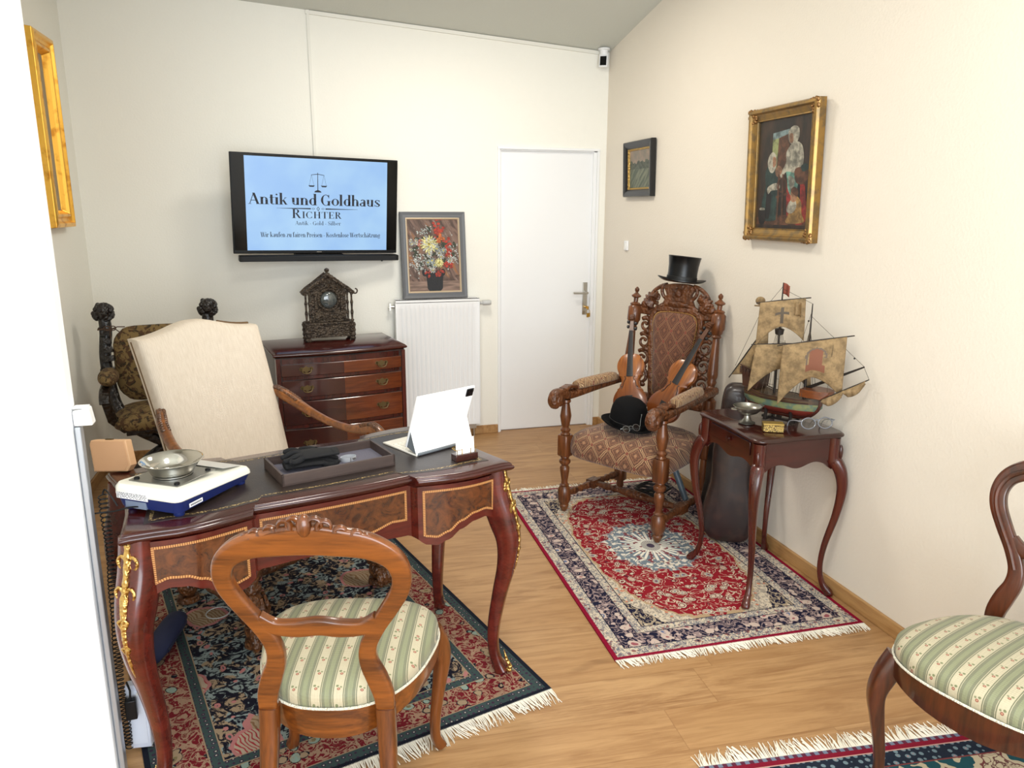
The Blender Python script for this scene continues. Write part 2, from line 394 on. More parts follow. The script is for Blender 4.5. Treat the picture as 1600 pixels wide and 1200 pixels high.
        c = mix(nt, rr.lt(.5), c, (110, 60, 60)); c = mix(nt, rr.lt(.47), c, ivory); c = mix(nt, rr.lt(.38), c, teal); c = mix(nt, rr.lt(.24), c, mix(nt, sd.lt(.3), ivory, (120, 60, 60))); c = mix(nt, rr.lt(.08), c, red)
        gd_, gc = voro(nt, pv, 42, 'F1', .4)
        gu = mix(nt, gd_.lt(.34), navy, (110, 130, 138)); gu = mix(nt, gd_.lt(.14), gu, (170, 130, 130))
        c = mix(nt, d.lt(.095), c, (120, 60, 60)); c = mix(nt, d.lt(.09), c, gu); c = mix(nt, d.lt(.036), c, (190, 150, 140)); c = mix(nt, d.lt(.032), c, red); c = mix(nt, d.lt(.014), c, mix(nt, (x*36).tri().gt(.25), (110, 120, 140), (90, 40, 60)))
        return c
    return mat(name, col, .9, bump=lambda nt: noise(nt, vec(nt, *xyz(nt)), 320, 2), bstr=.35, spec=.15, sheen=.0, bdist=.004)
M_fringe = flat('wool_fringe', (238, 232, 218), .9)
def rug(name, label, cx, cy, a, w, l, kind, ends, h=.006, fl=.05):
    r = thing(name, label, 'rug', (cx, cy, .0005), a)
    g = G(); hx, hy = w/2, l/2
    g.grid(lambda u, v: ((u-.5)*w, (v-.5)*l, h+.0006*math.sin(u*17+v*9)*math.sin(v*13)), 40, 60)
    g.loft([[(-hx, -hy, 0), (hx, -hy, 0), (hx, hy, 0), (-hx, hy, 0)], [(-hx, -hy, h), (hx, -hy, h), (hx, hy, h), (-hx, hy, h)]], cap=False)
    obj('pile', g, rug_mat(kind+'_rug_pile', hx, hy, kind), r, smooth=False)
    for s in ends:
        g = G(); R = random.Random(3+s); n = int(w/.0042)
        for i in range(n):
            x = -hx+w*(i+.5)/n; L = fl*R.uniform(.65, 1.15); dx = R.uniform(-.012, .014)+.012*math.sin(i*.13); z1 = R.uniform(.0005, .004); ww = R.uniform(.0016, .003)
            p = [(x, s*hy-.002*s, h-.002), (x+dx*.35, s*(hy+L*.5), R.uniform(.002, .0055)), (x+dx, s*(hy+L), z1)]
            for q in range(2):
                a0, a1 = p[q], p[q+1]; wa, wb = ww*(1-.2*q), ww*(.8-.3*q)
                g.add([(a0[0]-wa, a0[1], a0[2]), (a0[0]+wa, a0[1], a0[2]), (a0[0], a0[1], a0[2]+.0025), (a1[0]-wb, a1[1], a1[2]), (a1[0]+wb, a1[1], a1[2]), (a1[0], a1[1], a1[2]+.0025)], [(0, 1, 4, 3), (1, 2, 5, 4), (2, 0, 3, 5)])
        obj('fringe', g, M_fringe, r, smooth=False)
    return r
rug('persian_rug', 'red persian rug with pale medallion and navy border under the small side table', -.556, -2.055, D(-1.2), 1.045, 1.69, 'red', (-1, 1), fl=.045)
ca, sa = math.cos(D(15.3)), math.sin(D(15.3)); lx, ly = -.61, .90
rug('persian_rug', 'dark navy rug with animals and a red border under the writing desk', -1.367+lx*ca-ly*sa, -2.982+lx*sa+ly*ca, D(15.3), 1.22, 1.80, 'navy', (-1, 1), fl=.065)
rug('persian_rug', 'ivory and teal rug cut off by the bottom right corner of the picture', -.58, -4.37, D(-5.5), 1.15, 1.75, 'ivory', (1,), fl=.06)

# ------------------------------------------------------------------ woods and fabrics
W_mahog = wood('red_mahogany', (94, 35, 28), (64, 22, 17), 0, .2, .35)
W_mahogz = wood('red_mahogany_upright', (108, 44, 28), (68, 25, 17), 2, .25, .35)
W_deskside = wood('desk_veneer', (122, 52, 40), (84, 32, 26), 0, .22, .35)
W_burl = mat('burl_veneer', lambda nt: mix(nt, noise(nt, vec(nt, *xyz(nt)), 22, 5, .7, 1.5).ss(.3, .7), (100, 54, 24), (52, 25, 13)), .24, coat=.6)
W_walnut = wood('polished_walnut', (144, 90, 42), (86, 46, 21), 2, .28, .5, 1.4)
W_walnutx = wood('polished_walnut_cross_grain', (156, 99, 44), (92, 52, 23), 0, .28, .5, 1.4)
W_darkw = wood('dark_walnut', (112, 58, 26), (58, 28, 13), 2, .3, .5, 1.2)
W_oakc = wood('carved_oak', (140, 92, 54), (80, 46, 24), 2, .42, .2, 1.5, bump=carve(55), bstr=.7)
W_oakt = wood('turned_oak', (148, 96, 54), (86, 50, 26), 2, .36, .3, 1.5)
W_black = wood('blackened_oak', (44, 28, 20), (22, 14, 11), 2, .4, .2, 1, bump=carve(48), bstr=.8)
W_arm = wood('golden_walnut', (172, 116, 56), (110, 66, 30), 0, .32, .4, 1.2)
W_armc = wood('carved_golden_walnut', (140, 94, 50), (74, 44, 22), 0, .4, .3, 1.2, bump=carve(70), bstr=.9)
W_box = wood('plain_mahogany', (84, 34, 24), (54, 20, 14), 0, .24, .35)
M_gilt = mat('gilt_bronze', (196, 162, 96), .28, metal=1.0, bump=carve(90), bstr=.5)
def weave(nt, s=420):
    q = xyz(nt); return (q[0]*s).sin().abs()*.5+(q[2]*s+q[1]*s).sin().abs()*.5
def stripe_col(nt):
    x, y, z = xyz(nt); P = .054
    xx = x+(noise(nt, vec(nt, y, y), 3, 1)-.5)*.006
    u = (xx/P).fr(); t = (u-.5).abs()                 # 0 mid of the flowered band, .5 mid of green
    cream, green, line = (188, 178, 151), (114, 116, 92), (186, 186, 150)
    c = mix(nt, t.gt(.20), cream, green)
    c = mix(nt, t.gt(.20)*t.lt(.235), c, (104, 106, 80)); c = mix(nt, t.gt(.245)*t.lt(.27), c, cream); c = mix(nt, t.gt(.40), c, (132, 136, 104))
    v = ((z*.8-y.abs())/.05); fu = (u-.5)*P; fv = (v.fr()-.5)*.05
    dd = (fu*fu+fv*fv).pw(.5); c = mix(nt, dd.lt(.0040), c, (140, 80, 62)); c = mix(nt, dd.lt(.0018), c, (190, 140, 118))
    e = ((fu-.004).pw(2)+(fv-.009).pw(2)).pw(.5); c = mix(nt, e.lt(.0034), c, (112, 118, 80))
    e = ((fu+.005).pw(2)+(fv-.006).pw(2)).pw(.5); c = mix(nt, e.lt(.0026), c, (120, 124, 88))
    return mix(nt, noise(nt, vec(nt, x*300, y*60, z*60), 1.5, 2)*.22, c, (128, 128, 104))
F_stripe = mat('striped_silk_upholstery', stripe_col, .62, bump=lambda nt: weave(nt), bstr=.1, sheen=.15)
def lattice(axes, base=(132, 84, 58), li=(196, 158, 118), dk=(92, 56, 38), P=.085):
    def f(nt):
        q = xyz(nt); x = q[0]; y = q[axes] if axes != 3 else q[1]+q[2]
        w = (noise(nt, vec(nt, x, y), 22, 2)-.5)*.018
        a, b = ((x+y*.72+w)/P).tri(), ((x-y*.72+w)/P).tri()      # near .5 on the lines
        m = a.mx(b); c = mix(nt, noise(nt, vec(nt, x, y), 120, 2).ss(.35, .65), base, dk)
        inner = a.mn(b); c = mix(nt, (m.lt(.33))*(m.gt(.29)), c, tuple((a_*2+b_)/3 for a_, b_ in zip(base, li))); c = mix(nt, m.lt(.10), c, tuple((a_+b_)/2 for a_, b_ in zip(base, li)))
        c = mix(nt, m.gt(.40), c, dk); c = mix(nt, m.gt(.43)*m.lt(.475), c, li); c = mix(nt, inner.gt(.41), c, (120, 60, 44))
        return c
    return f
F_latt = mat('lattice_upholstery', lattice(3, base=(122, 80, 56), li=(182, 144, 104), dk=(84, 54, 38), P=.105), .8, bump=lambda nt: weave(nt, 300), bstr=.15, sheen=.2)
F_lattb = mat('lattice_upholstery_back', lattice(2, base=(100, 58, 38), li=(138, 96, 66), dk=(78, 46, 30), P=.085), .8, bump=lambda nt: weave(nt, 300), bstr=.15, sheen=.2)
F_lattp = mat('lattice_upholstery_light', lattice(1, base=(160, 124, 86), li=(196, 166, 126), dk=(96, 64, 42), P=.05), .8, sheen=.2)
F_cream = mat('cream_linen', lambda nt: mix(nt, noise(nt, vec(nt, xyz(nt)[0]*260, xyz(nt)[1]*30, xyz(nt)[2]*30), 1.0, 3).ss(.1, .9), (222, 210, 194), (206, 192, 174)), .9, bump=lambda nt: weave(nt, 500), bstr=.15)
F_tap = mat('tapestry', lambda nt: mix(nt, noise(nt, vec(nt, *xyz(nt)), 24, 3, .6, 1.5).ss(.45, .55), mix(nt, noise(nt, vec(nt, *xyz(nt)), 40, 2).ss(.5, .6), (74, 50, 28), (44, 36, 20)), (118, 96, 58)), .9)
M_nail = flat('brass_nails', (176, 140, 90), .35, metal=.9)

# ------------------------------------------------------------------ cushions
def sup(rx, ry, n=48, e=3.2, fn=None):
    out = []
    for k in range(n):
        a = 2*PI*k/n; c, s = math.cos(a), math.sin(a)
        x = math.copysign(abs(c)**(2/e), c)*rx; y = math.copysign(abs(s)**(2/e), s)*ry
        out.append(fn(x, y) if fn else (x, y))
    return out
def cushion(g, poly, z0, h, dome=.03, side=1.0, m=0):
    cx = sum(p[0] for p in poly)/len(poly); cy = sum(p[1] for p in poly)/len(poly)
    rings = []
    for s, z in ((.97, z0), (1.0, z0+h*.12), (1.012*side, z0+h*.5), (1.0, z0+h*.8), (.965, z0+h), (.90, z0+h+dome*.28), (.78, z0+h+dome*.55), (.6, z0+h+dome*.8), (.38, z0+h+dome*.94), (.16, z0+h+dome)):
        rings.append([(cx+(x-cx)*s, cy+(y-cy)*s, z) for x, y in poly])
    g.loft(rings, m)

# ------------------------------------------------------------------ writing desk
DW, DD, DT = .575, .275, .78
def dfront(x):
    ax = abs(x)
    if ax < .235: return .232+.010*math.cos(PI*ax/.47)
    t = (ax-.245)/(DW-.245)
    b = .262+.030*math.sin(PI*min(max(t, 0), 1))**1.2+.018*max(0, (t-.75)/.25)**2
    if ax < .245: return .232+(b-.232)*(ax-.235)/.01
    return b
def dside(y):
    t = abs(y)/DD; return DW-.022*(1-t*t)-.012*math.cos(PI*t)*.5-.006
def desk_outline(ins=0.0):
    xs = [-.575, -.55, -.50, -.44, -.38, -.32, -.28, -.25, -.245, -.235, -.23, -.15, -.08, 0, .08, .15, .23, .235, .245, .25, .28, .32, .38, .44, .50, .55, .575]
    p = [(x, -dfront(x)) for x in xs]
    ys = [-.24, -.18, -.09, 0, .09, .18, .24]
    p += [(dside(y), y) for y in ys]
    p += [(x, dfront(x)) for x in reversed(xs)]
    p += [(-dside(y), y) for y in reversed(ys)]
    return offp(p, ins) if ins else p
desk = thing('writing_desk', 'dark mahogany writing desk with gilt mounts and inlaid drawers on the navy rug', 'desk', (-2.098, -2.744, .0095), D(15.05))
g = G(); z = DT-.0095
def sc(poly, d): return [(x*(1-d/.575), y*(1-d/.30)) for x, y in poly]
O = desk_outline()
g.loft([at_z(sc(O, i), z-.034+q) for i, q in ((.020, 0), (.016, .003), (.006, .008), (.000, .013), (-.002, .018), (.0, .023), (.005, .026), (.005, .029), (.009, .033), (.014, .034))])
obj('desk_top', g, W_mahog, desk, angle=50)
M_leather = mat('dark_leather', lambda nt: mix(nt, noise(nt, vec(nt, *xyz(nt)), 9, 3).ss(.3, .7), (50, 40, 37), (40, 32, 30)), .33, spec=.45, bump=lambda nt: noise(nt, vec(nt, *xyz(nt)), 300, 2), bstr=.08)
O2 = sc(O, .062)
g = G(); g.loft([at_z(O2, z-.002), at_z(O2, z+.0010), at_z(sc(O2, .004), z+.0012)]); lea = obj('leather_inset', g, M_leather, desk)
M_goldl = mat('gold_tooling', lambda nt: mix(nt, voro(nt, vec(nt, *xyz(nt)), 160)[0].lt(.42), (84, 70, 52), (196, 170, 116)), .4, metal=.3)
g = G(); P = sc(O, .075); Q = sc(O, .086); n = len(P); g.add([(x, y, z+.0015) for x, y in P]+[(x, y, z+.0015) for x, y in Q], [(i, (i+1) % n, n+(i+1) % n, n+i) for i in range(n)]); obj('gold_tooling_line', g, M_goldl, lea, smooth=False)
def zbot(x):
    ax = abs(x)
    P = [(0, .588), (.12, .586), (.225, .580), (.245, .572), (.27, .552), (.305, .546), (.34, .560), (.385, .590), (.43, .608), (.47, .612), (.50, .603), (.525, .575), (.56, .55)]
    for (a, b), (c, d) in zip(P, P[1:]):
        if ax <= c: t = (ax-a)/(c-a); t = t*t*(3-2*t); return b+(d-b)*t-.0095
    return P[-1][1]-.0095
def strip(g, pts, zt, th, nrm, m=0):
    """vertical board along pts (x, y, zbottom), thickness th along the inward normal"""
    a = [(x, y, zb) for x, y, zb in pts]; b = [(x, y, zt) for x, y, zb in pts]
    c = [(x+nrm[0]*th, y+nrm[1]*th, zt) for x, y, zb in pts]; d = [(x+nrm[0]*th, y+nrm[1]*th, zb) for x, y, zb in pts]
    rings = [[a[i], b[i], c[i], d[i]] for i in range(len(pts))]; g.loft(rings, m)
g = G(); zt = z-.034
xs = [-.53+1.06*i/90 for i in range(91)]
for s in (-1, 1): strip(g, [(x, s*(dfront(x)-.014), zbot(x)) for x in xs], zt, .018, (0, -s))
def zside(y): t = abs(y)/.25; return .60+.05*math.cos(PI*min(t, 1)/2)-.03*t*t-.0095
ys = [-.25+.5*i/24 for i in range(25)]
for s in (-1, 1): strip(g, [(s*(dside(y)-.020), y, zside(y)) for y in ys], zt, .018, (-s, 0))
obj('apron', g, W_deskside, desk, angle=35)
M_inlay = flat('satinwood_inlay', (196, 148, 92), .3); M_inlay2 = flat('rosewood_inlay', (134, 78, 42), .3)
def drawer(x0, x1, s):
    N = 26; pts = [(x0+(x1-x0)*i/N) for i in range(N+1)]
    lo = [zbot(x)+.026 for x in pts]; hi = zt-.014
    if x0 < 0 < x1: lo = [l+.026*min(1, max(0, (abs(x)/x1-.25)/.5))**2 for l, x in zip(lo, pts)]
    f = lambda x: s*(dfront(x)-.0125)
    g = G(); rings = [[(x, f(x), l), (x, f(x), hi), (x, f(x)-s*.004, hi), (x, f(x)-s*.004, l)] for x, l in zip(pts, lo)]; g.loft(rings)
    dr = obj('drawer', g, W_burl, desk, angle=30)
    raw = [(x, l) for x, l in zip(pts, lo)]+[(x1, hi), (x0, hi)]; loop = []; w = .0072
    for k in range(len(raw)):
        a, b = raw[k], raw[(k+1) % len(raw)]; L = math.hypot(b[0]-a[0], b[1]-a[1]); m_ = max(1, int(L/.0028))
        loop += [(a[0]+(b[0]-a[0])*q/m_, a[1]+(b[1]-a[1])*q/m_) for q in range(m_)]
    inn = offp(loop, w); n = len(loop); g = G()
    g.add([(x, f(x)+s*.0009, zz) for x, zz in loop]+[(x, f(x)+s*.0009, zz) for x, zz in inn], [(i_, (i_+1) % n, n+(i_+1) % n, n+i_) for i_ in range(n)], [i_ % 2 for i_ in range(n)]); obj('inlay', g, [M_inlay, M_inlay2], dr, smooth=False)
for s in (-1, 1):
    for x0, x1 in ((-.505, -.262), (-.222, .222), (.262, .505)): drawer(x0, x1, s)
def rotp(x, y, sx, sy): return (x*sx, y*sy)
def cabriole(g, path, N, m=0, e=.55):
    """path of (x, y, z, width)"""
    q = spl(path, 7); g.bar([p[:3] for p in q], [p[3] for p in q], [p[3] for p in q], N, m=m, e=e, n=16)
for sx in (-1, 1):
    for sy in (-1, 1):
        g = G(); A = [(.525, .225, .748, .085), (.532, .232, .66, .092), (.550, .252, .575, .090), (.562, .268, .50, .076), (.558, .264, .41, .062), (.542, .246, .30, .050), (.528, .230, .18, .042), (.526, .228, .09, .036), (.534, .240, .035, .036), (.545, .254, .0, .042)]
        cabriole(g, [(x*sx, y*sy, zz, w) for x, y, zz, w in A], (sx*.7, -sy*.7, 0))
        leg = obj('leg', g, W_deskside, desk, angle=50)
        g = G(); u = .7071
        edge = spl([(.525+.030, .225+.030, .738), (.532+.034, .232+.034, .67), (.550+.033, .252+.033, .58), (.562+.027, .268+.027, .50), (.558+.022, .264+.022, .41), (.542+.018, .246+.018, .33)], 8)
        ww = [.018, .016, .024, .030, .026, .020, .024, .028, .024, .018]; K = len(edge)
        wl = [(ww[i*6//K] if i < K*.4 else .020)*(1-.85*max(0, i/K-.35)/.65)+.004*math.sin(i*1.9)*(1-i/K) for i in range(K)]
        g.bar([(x*sx, y*sy, zz) for x, y, zz in edge], [.012*(1-.6*i/K) for i in range(K)], wl, (sx*u, sy*u, 0), e=.9, n=10)
        for t, rr in ((6, .015), (13, .014)):
            x, y, zz = edge[t]
            for sd in (-1, 1):
                cx, cy = x*sx-sd*sx*u*.017, y*sy+sd*sy*u*.017
                g.tube([(cx-sd*sx*u*rr*.8*math.cos(a)-sx*u*.004, cy+sd*sy*u*rr*.8*math.cos(a)-sy*u*.004, zz+rr*1.1*math.sin(a)) for a in [j*PI/7 for j in range(14)]], .0045, 6, True)
        for t, rr in ((20, .016), (27, .012)):
            x, y, zz = edge[t]
            for sd in (-1, 1): g.tube([(x*sx, y*sy, zz+rr), (x*sx-sd*sx*u*rr*.8, y*sy+sd*sy*u*rr*.8, zz+rr*.3), (x*sx-sd*sx*u*rr*.5, y*sy+sd*sy*u*rr*.5, zz-rr)], [.003, .006, .001], 6)
        obj('gilt_mount', g, M_gilt, leg)
        g = G(); x, y = .545*sx, .254*sy
        g.tube([(x+sx*.018, y+sy*.018, .010), (x+sx*.021, y+sy*.021, .024), (x+sx*.012, y+sy*.010, .05), (x+sx*.006, y+sy*.004, .085)], [.009, .008, .006, .001], 8); g.ell((x+sx*.018, y+sy*.018, .011), (.011, .011, .009), 10)
        obj('gilt_foot_mount', g, M_gilt, leg)

# ------------------------------------------------------------------ balloon-back chairs
def balloon_chair(name, label, loc, a, crest=True, wd=None):
    ch = thing(name, label, 'chair', loc, a); wf, wx = (W_walnut, W_walnutx) if wd is None else (wd, wd)
    zs = .408
    def shape(x, y):
        # front (-y) broad, back (+y) narrow
        t = (y+.24)/.46; w = 1.0-.36*max(0, t)**1.3
        return (x*w, y)
    O = sup(.262, .226, 56, 2.7, lambda x, y: shape(x, y-.012))
    g = G(); cushion(g, sc2(O, .985), zs+.012, .048, .030); obj('seat', g, F_stripe, ch, angle=80)
    g = G(); q = [(x*1.0, y*1.0) for x, y in O]; n = len(q)
    pts = [(x, y, zs+.016) for x, y in q]; g.tube(pts, .0035, 6, True)
    obj('piping', g, flat('cream_piping_'+str(len(MATS)), (226, 222, 204), .8, bump=carve(240), bstr=.6), ch)
    g = G(); rings = []
    for s_, z_ in ((.90, zs-.052), (.985, zs-.052), (1.0, zs-.02), (1.0, zs+.012), (.9, zs+.012)):
        rings.append([(x*s_, y*s_, z_-(.014*math.cos(PI*x/.26) if s_ > .91 and z_ < zs-.03 else 0)) for x, y in O])
    g.loft(rings, cap=False, loop=True); obj('seat_rail', g, wx, ch, angle=50)
    for sx in (-1, 1):
        g = G(); A = [(.205, -.155, zs+.005, .058), (.222, -.178, zs-.05, .056), (.232, -.192, zs-.11, .046), (.224, -.186, .22, .036), (.212, -.176, .12, .029), (.210, -.176, .05, .027), (.220, -.188, .012, .032), (.224, -.192, 0, .032)]
        cabriole(g, [(x*sx, y, zz, w) for x, y, zz, w in A], (sx*.7, .7, 0)); obj('leg', g, wf, ch, angle=50)
        g = G(); A = [(.138, .205, zs+.02, .046), (.140, .212, zs-.06, .044), (.145, .235, .22, .038), (.150, .275, .08, .034), (.153, .300, 0, .034)]
        cabriole(g, [(x*sx, y, zz, w) for x, y, zz, w in A], (1, 0, 0)); obj('leg', g, wf, ch, angle=50)
    # back: uprights running up into the balloon hoop, one continuous bent piece on a leaning plane
    def bp(x, h): return (x, .208+.030*h/.5+.06*(h/.5)**2, zs+.005+h)          # h above the seat
    half = [(.138, .0), (.136, .05), (.122, .10), (.107, .145), (.108, .19), (.130, .24), (.163, .295), (.189, .345), (.195, .39), (.177, .432), (.130, .462), (.07, .474), (.0, .480)]
    wid = [.040, .048, .050, .044, .040, .038, .040, .042, .044, .050, .060, .068, .072]
    full = [(-x, h, w) for (x, h), w in zip(half, wid)]+[(x, h, w) for (x, h), w in list(zip(half, wid))[-2::-1]]
    q = spl(full, 5); g = G()
    g.bar([bp(x, h) for x, h, w in q], .025, [w for x, h, w in q], (0, -1, .15), e=.38, n=20)
    bf = obj('back_frame', g, wx if crest else wf, ch, angle=60)
    g = G(); q = spl([(-.136, .262, .040), (-.10, .242, .036), (-.05, .238, .042), (0, .244, .044), (.05, .238, .042), (.10, .242, .036), (.136, .262, .040)], 6)
    g.bar([bp(x, h) for x, h, w in q], .024, [w for x, h, w in q], (0, -1, .15), e=.38, n=20); obj('back_rail', g, wx, ch, angle=60)
    if not crest:
        g = G(); q = spl([(x, h) for x, h, w in full[4:-4]], 5); g.tube([(lambda p: (p[0], p[1]-.014, p[2]))(bp(x, h)) for x, h in q], .007, 8); obj('back_moulding', g, wf, bf)
    if crest:
        g = G()
        P = lambda x, h: bp(x, h)
        x0, y0, z0 = P(0, .52)
        g.ell((x0, y0, z0-.004), (.017, .016, .026), 12)
        for s in (-1, 1):
            for k, (xx, hh, r) in enumerate(((.022, .518, .017), (.042, .512, .016), (.075, .503, .012), (.108, .494, .011), (.128, .485, .010))):
                p = P(xx*s, hh); c = [(p[0]+s*r*math.cos(a)*.9, p[1], p[2]+r*math.sin(a)*(.9 if k < 2 else .6)) for a in [PI*1.1-j*PI/6 for j in range(10)]]
                g.tube(c, [.008-.0006*j for j in range(10)], 7, w=[.011-.0008*j for j in range(10)])
            g.tube([P(x*s, h) for x, h in spl([(.02, .508), (.06, .502), (.10, .490), (.14, .470)], 4)], .009, 7)
        obj('carved_crest', g, W_walnut, bf, angle=60)
    return ch
def sc2(poly, s): return [(x*s, y*s) for x, y in poly]
balloon_chair('dining_chair', 'walnut balloon-back chair with green striped seat and carved crest in front of the desk', (-2.045, -3.285, .0085), D(180-15.5))
balloon_chair('dining_chair', 'dark walnut chair with green striped seat, cut off by the right edge of the picture', (-.41, -3.80, .0085), D(-72), crest=False, wd=W_darkw)

# ------------------------------------------------------------------ tall carved armchair by the right wall
TA = D(-58); tall = thing('carved_armchair', 'tall carved oak armchair with turned posts and brown lattice upholstery', 'armchair', (-.45, -1.65, .0085), TA)
def sq(g, x, y, z0, z1, w, m=0, ch=.006):
    h = w/2; c = ch
    o = [(x-h+c, y-h), (x+h-c, y-h), (x+h, y-h+c), (x+h, y+h-c), (x+h-c, y+h), (x-h+c, y+h), (x-h, y+h-c), (x-h, y-h+c)]
    g.loft([at_z(sc_at(o, x, y, .9), z0), at_z(o, z0+.006), at_z(o, z1-.006), at_z(sc_at(o, x, y, .9), z1)], m)
def sc_at(o, x, y, s): return [(x+(a-x)*s, y+(b-y)*s) for a, b in o]
def balus(z0, z1, prof): return [(r, z0+(z1-z0)*t) for t, r in prof]
for sx in (-1, 1):
    x, y = sx*.29, -.25
    g = G()
    g.lathe(balus(0, .045, [(0, .013), (.3, .020), (.7, .026), (1, .018)]), 16, at=(x, y, 0))
    oct_ = [(x+.036*math.cos(PI/8+k*PI/4), y+.036*math.sin(PI/8+k*PI/4)) for k in range(8)]
    g.loft([at_z(sc_at(oct_, x, y, .65), .04), at_z(oct_, .065), at_z(oct_, .12), at_z(sc_at(oct_, x, y, .7), .14)])
    g.lathe(balus(.138, .312, [(0, .022), (.06, .026), (.10, .018), (.2, .017), (.5, .025), (.62, .026), (.68, .017), (.72, .024), (.78, .031), (.85, .030), (.90, .019), (.95, .025), (1, .022)]), 18, at=(x, y, 0))
    sq(g, x, y, .31, .425, .062)
    leg = obj('leg', g, W_oakt, tall, angle=45)
    g = G(); g.lathe(balus(.42, .615, [(0, .022), (.05, .027), (.10, .020), (.14, .026), (.18, .027), (.24, .017), (.30, .022), (.55, .030), (.62, .028), (.9, .019), (.94, .026), (1, .024)]), 18, at=(x, y, 0)); obj('arm_support', g, W_oakt, tall, angle=45)
    # arm: scroll end, carved neck, tail to the post
    g = G(); q = spl([(x, -.335, .600, .050), (x, -.352, .625, .056), (x, -.335, .655, .056), (x, -.29, .655, .052), (x, -.24, .640, .050), (x*.985, -.15, .640, .044), (x*.97, .0, .648, .042), (x*.94, .15, .655, .042), (x*.92, .28, .66, .044)], 6)
    g.bar([p[:3] for p in q], .056, [p[3] for p in q], (1, 0, 0), e=.7, n=14)
    for zz in (.625,): g.turned((x-.032, -.325, zz), (x+.032, -.325, zz), [(0, .024), (.1, .03), (.9, .03), (1, .024)], 16)
    g.bar([(x, -.28, .672), (x, -.23, .682), (x, -.18, .672)], .05, .02, (1, 0, 0))
    arm = obj('arm', g, W_oakc, tall, angle=50)
    g = G(); q = [(x*(1-.1*t), -.17+.31*t, .668+.004*t, 1) for t in [k/14 for k in range(15)]]
    rings = []
    for k, (px, py, pz, _) in enumerate(q):
        t = k/14; s = min(1, (1-(2*t-1)**4)**.5+.25) if 0 < k < 14 else .8
        rings.append([(px+.033*s*math.cos(a), py, pz+(.040 if math.sin(a) > 0 else .012)*s*math.sin(a)) for a in [2*PI*j/16 for j in range(16)]])
    g.loft(rings); obj('arm_pad', g, F_lattp, tall, angle=60)
    # back leg and post, leaning back above the seat
    bx, by = sx*.262, .235; g = G()
    g.lathe(balus(0, .05, [(0, .014), (.4, .022), (1, .020)]), 14, at=(bx, by, 0)); sq(g, bx, by, .05, .13, .056); g.lathe(balus(.13, .30, [(0, .02), (.5, .026), (1, .02)]), 14, at=(bx, by, 0)); sq(g, bx, by, .30, .44, .056)
    obj('leg', g, W_oakt, tall, angle=45)
    p0 = Vector((bx, by, .44)); p1 = Vector((sx*.252, .320, 1.160)); g = G()
    pr = [(0, .026), (.02, .026), (.10, .027), (.11, .034), (.235, .034), (.245, .026), (.26, .019), (.275, .027), (.30, .031), (.325, .026), (.34, .018), (.37, .026), (.385, .021), (.41, .027), (.43, .028), (.66, .018), (.68, .017), (.69, .026), (.705, .020), (.72, .028), (.735, .030), (.75, .037), (.845, .037), (.86, .026), (.87, .030), (.88, .024), (.885, .012), (.915, .013), (.925, .026), (.935, .027), (.95, .012), (.96, .007), (.968, .012), (.985, .013), (1, .003)]
    g.turned(p0, p1, pr, 16); obj('post', g, W_oakt, tall, angle=45)
# H stretcher
g = G()
spf = [(0, .014), (.08, .016), (.16, .022), (.22, .014), (.26, .021), (.30, .014), (.36, .020), (.5, .025), (.64, .020), (.70, .014), (.74, .021), (.78, .014), (.84, .022), (.92, .016), (1, .014)]
for sx in (-1, 1): g.turned((sx*.285, -.25, .095), (sx*.262, .235, .095), spf, 14); g.box((sx*.274, -.01, .097), (.05, .07, .045))
g.turned((-.265, -.01, .097), (.265, -.01, .097), spf, 14); obj('stretcher', g, W_oakc, tall, angle=45)
def tshape(x, y):
    w = 1.0-.10*(y+.25)/.5; return (x*w, y)
O = sup(.300, .262, 64, 5.0, tshape)
g = G(); cushion(g, [(x, y-.012) for x, y in O], .318, .10, .062); obj('seat', g, F_latt, tall, angle=80)
# padded back and its carved surround on a leaning plane
def tp(x, z, off=0.0): return (x, .262+(z-.44)*.118-off, z)
half = [(.0, 1.044), (.07, 1.042), (.115, 1.028), (.134, .99), (.132, .93), (.122, .85), (.112, .75), (.102, .66), (.094, .60), (.06, .565), (.0, .56)]
loop = spl(half[:-1]+[(-x, z) for x, z in reversed(half[1:])], 4, closed=True)
lp = loop
g = G(); rings = []
for s_, off in ((1.0, -.02), (1.0, .010), (.97, .022), (.90, .032), (.70, .042), (.4, .048), (.1, .050)):
    rings.append([tp(x*s_, .83+(z-.83)*(s_ if s_ > .95 else (.97-(.97-s_)*1.0)), off) for x, z in lp])
g.loft(rings); pad = obj('back_pad', g, F_lattb, tall, angle=80)
g = G()
for k in range(0, len(lp)):
    x, z = lp[k]; p = tp(x*.985, .83+(z-.83)*.985, .020); g.ell(p, .0042, 6)
    x2, z2 = lp[(k+1) % len(lp)]; p = tp((x+x2)/2*.985, .83+((z+z2)/2-.83)*.985, .020); g.ell(p, .0042, 6)
o = obj('upholstery_nails', g, M_nail, pad); o['kind'] = 'stuff'
g = G(); lo = [(x*1.12, .83+(z-.83)*1.045) for x, z in lp]
g.bar([tp(x, z, .005) for x, z in lo], .034, .030, (0, -1, .118), closed=True, n=12)
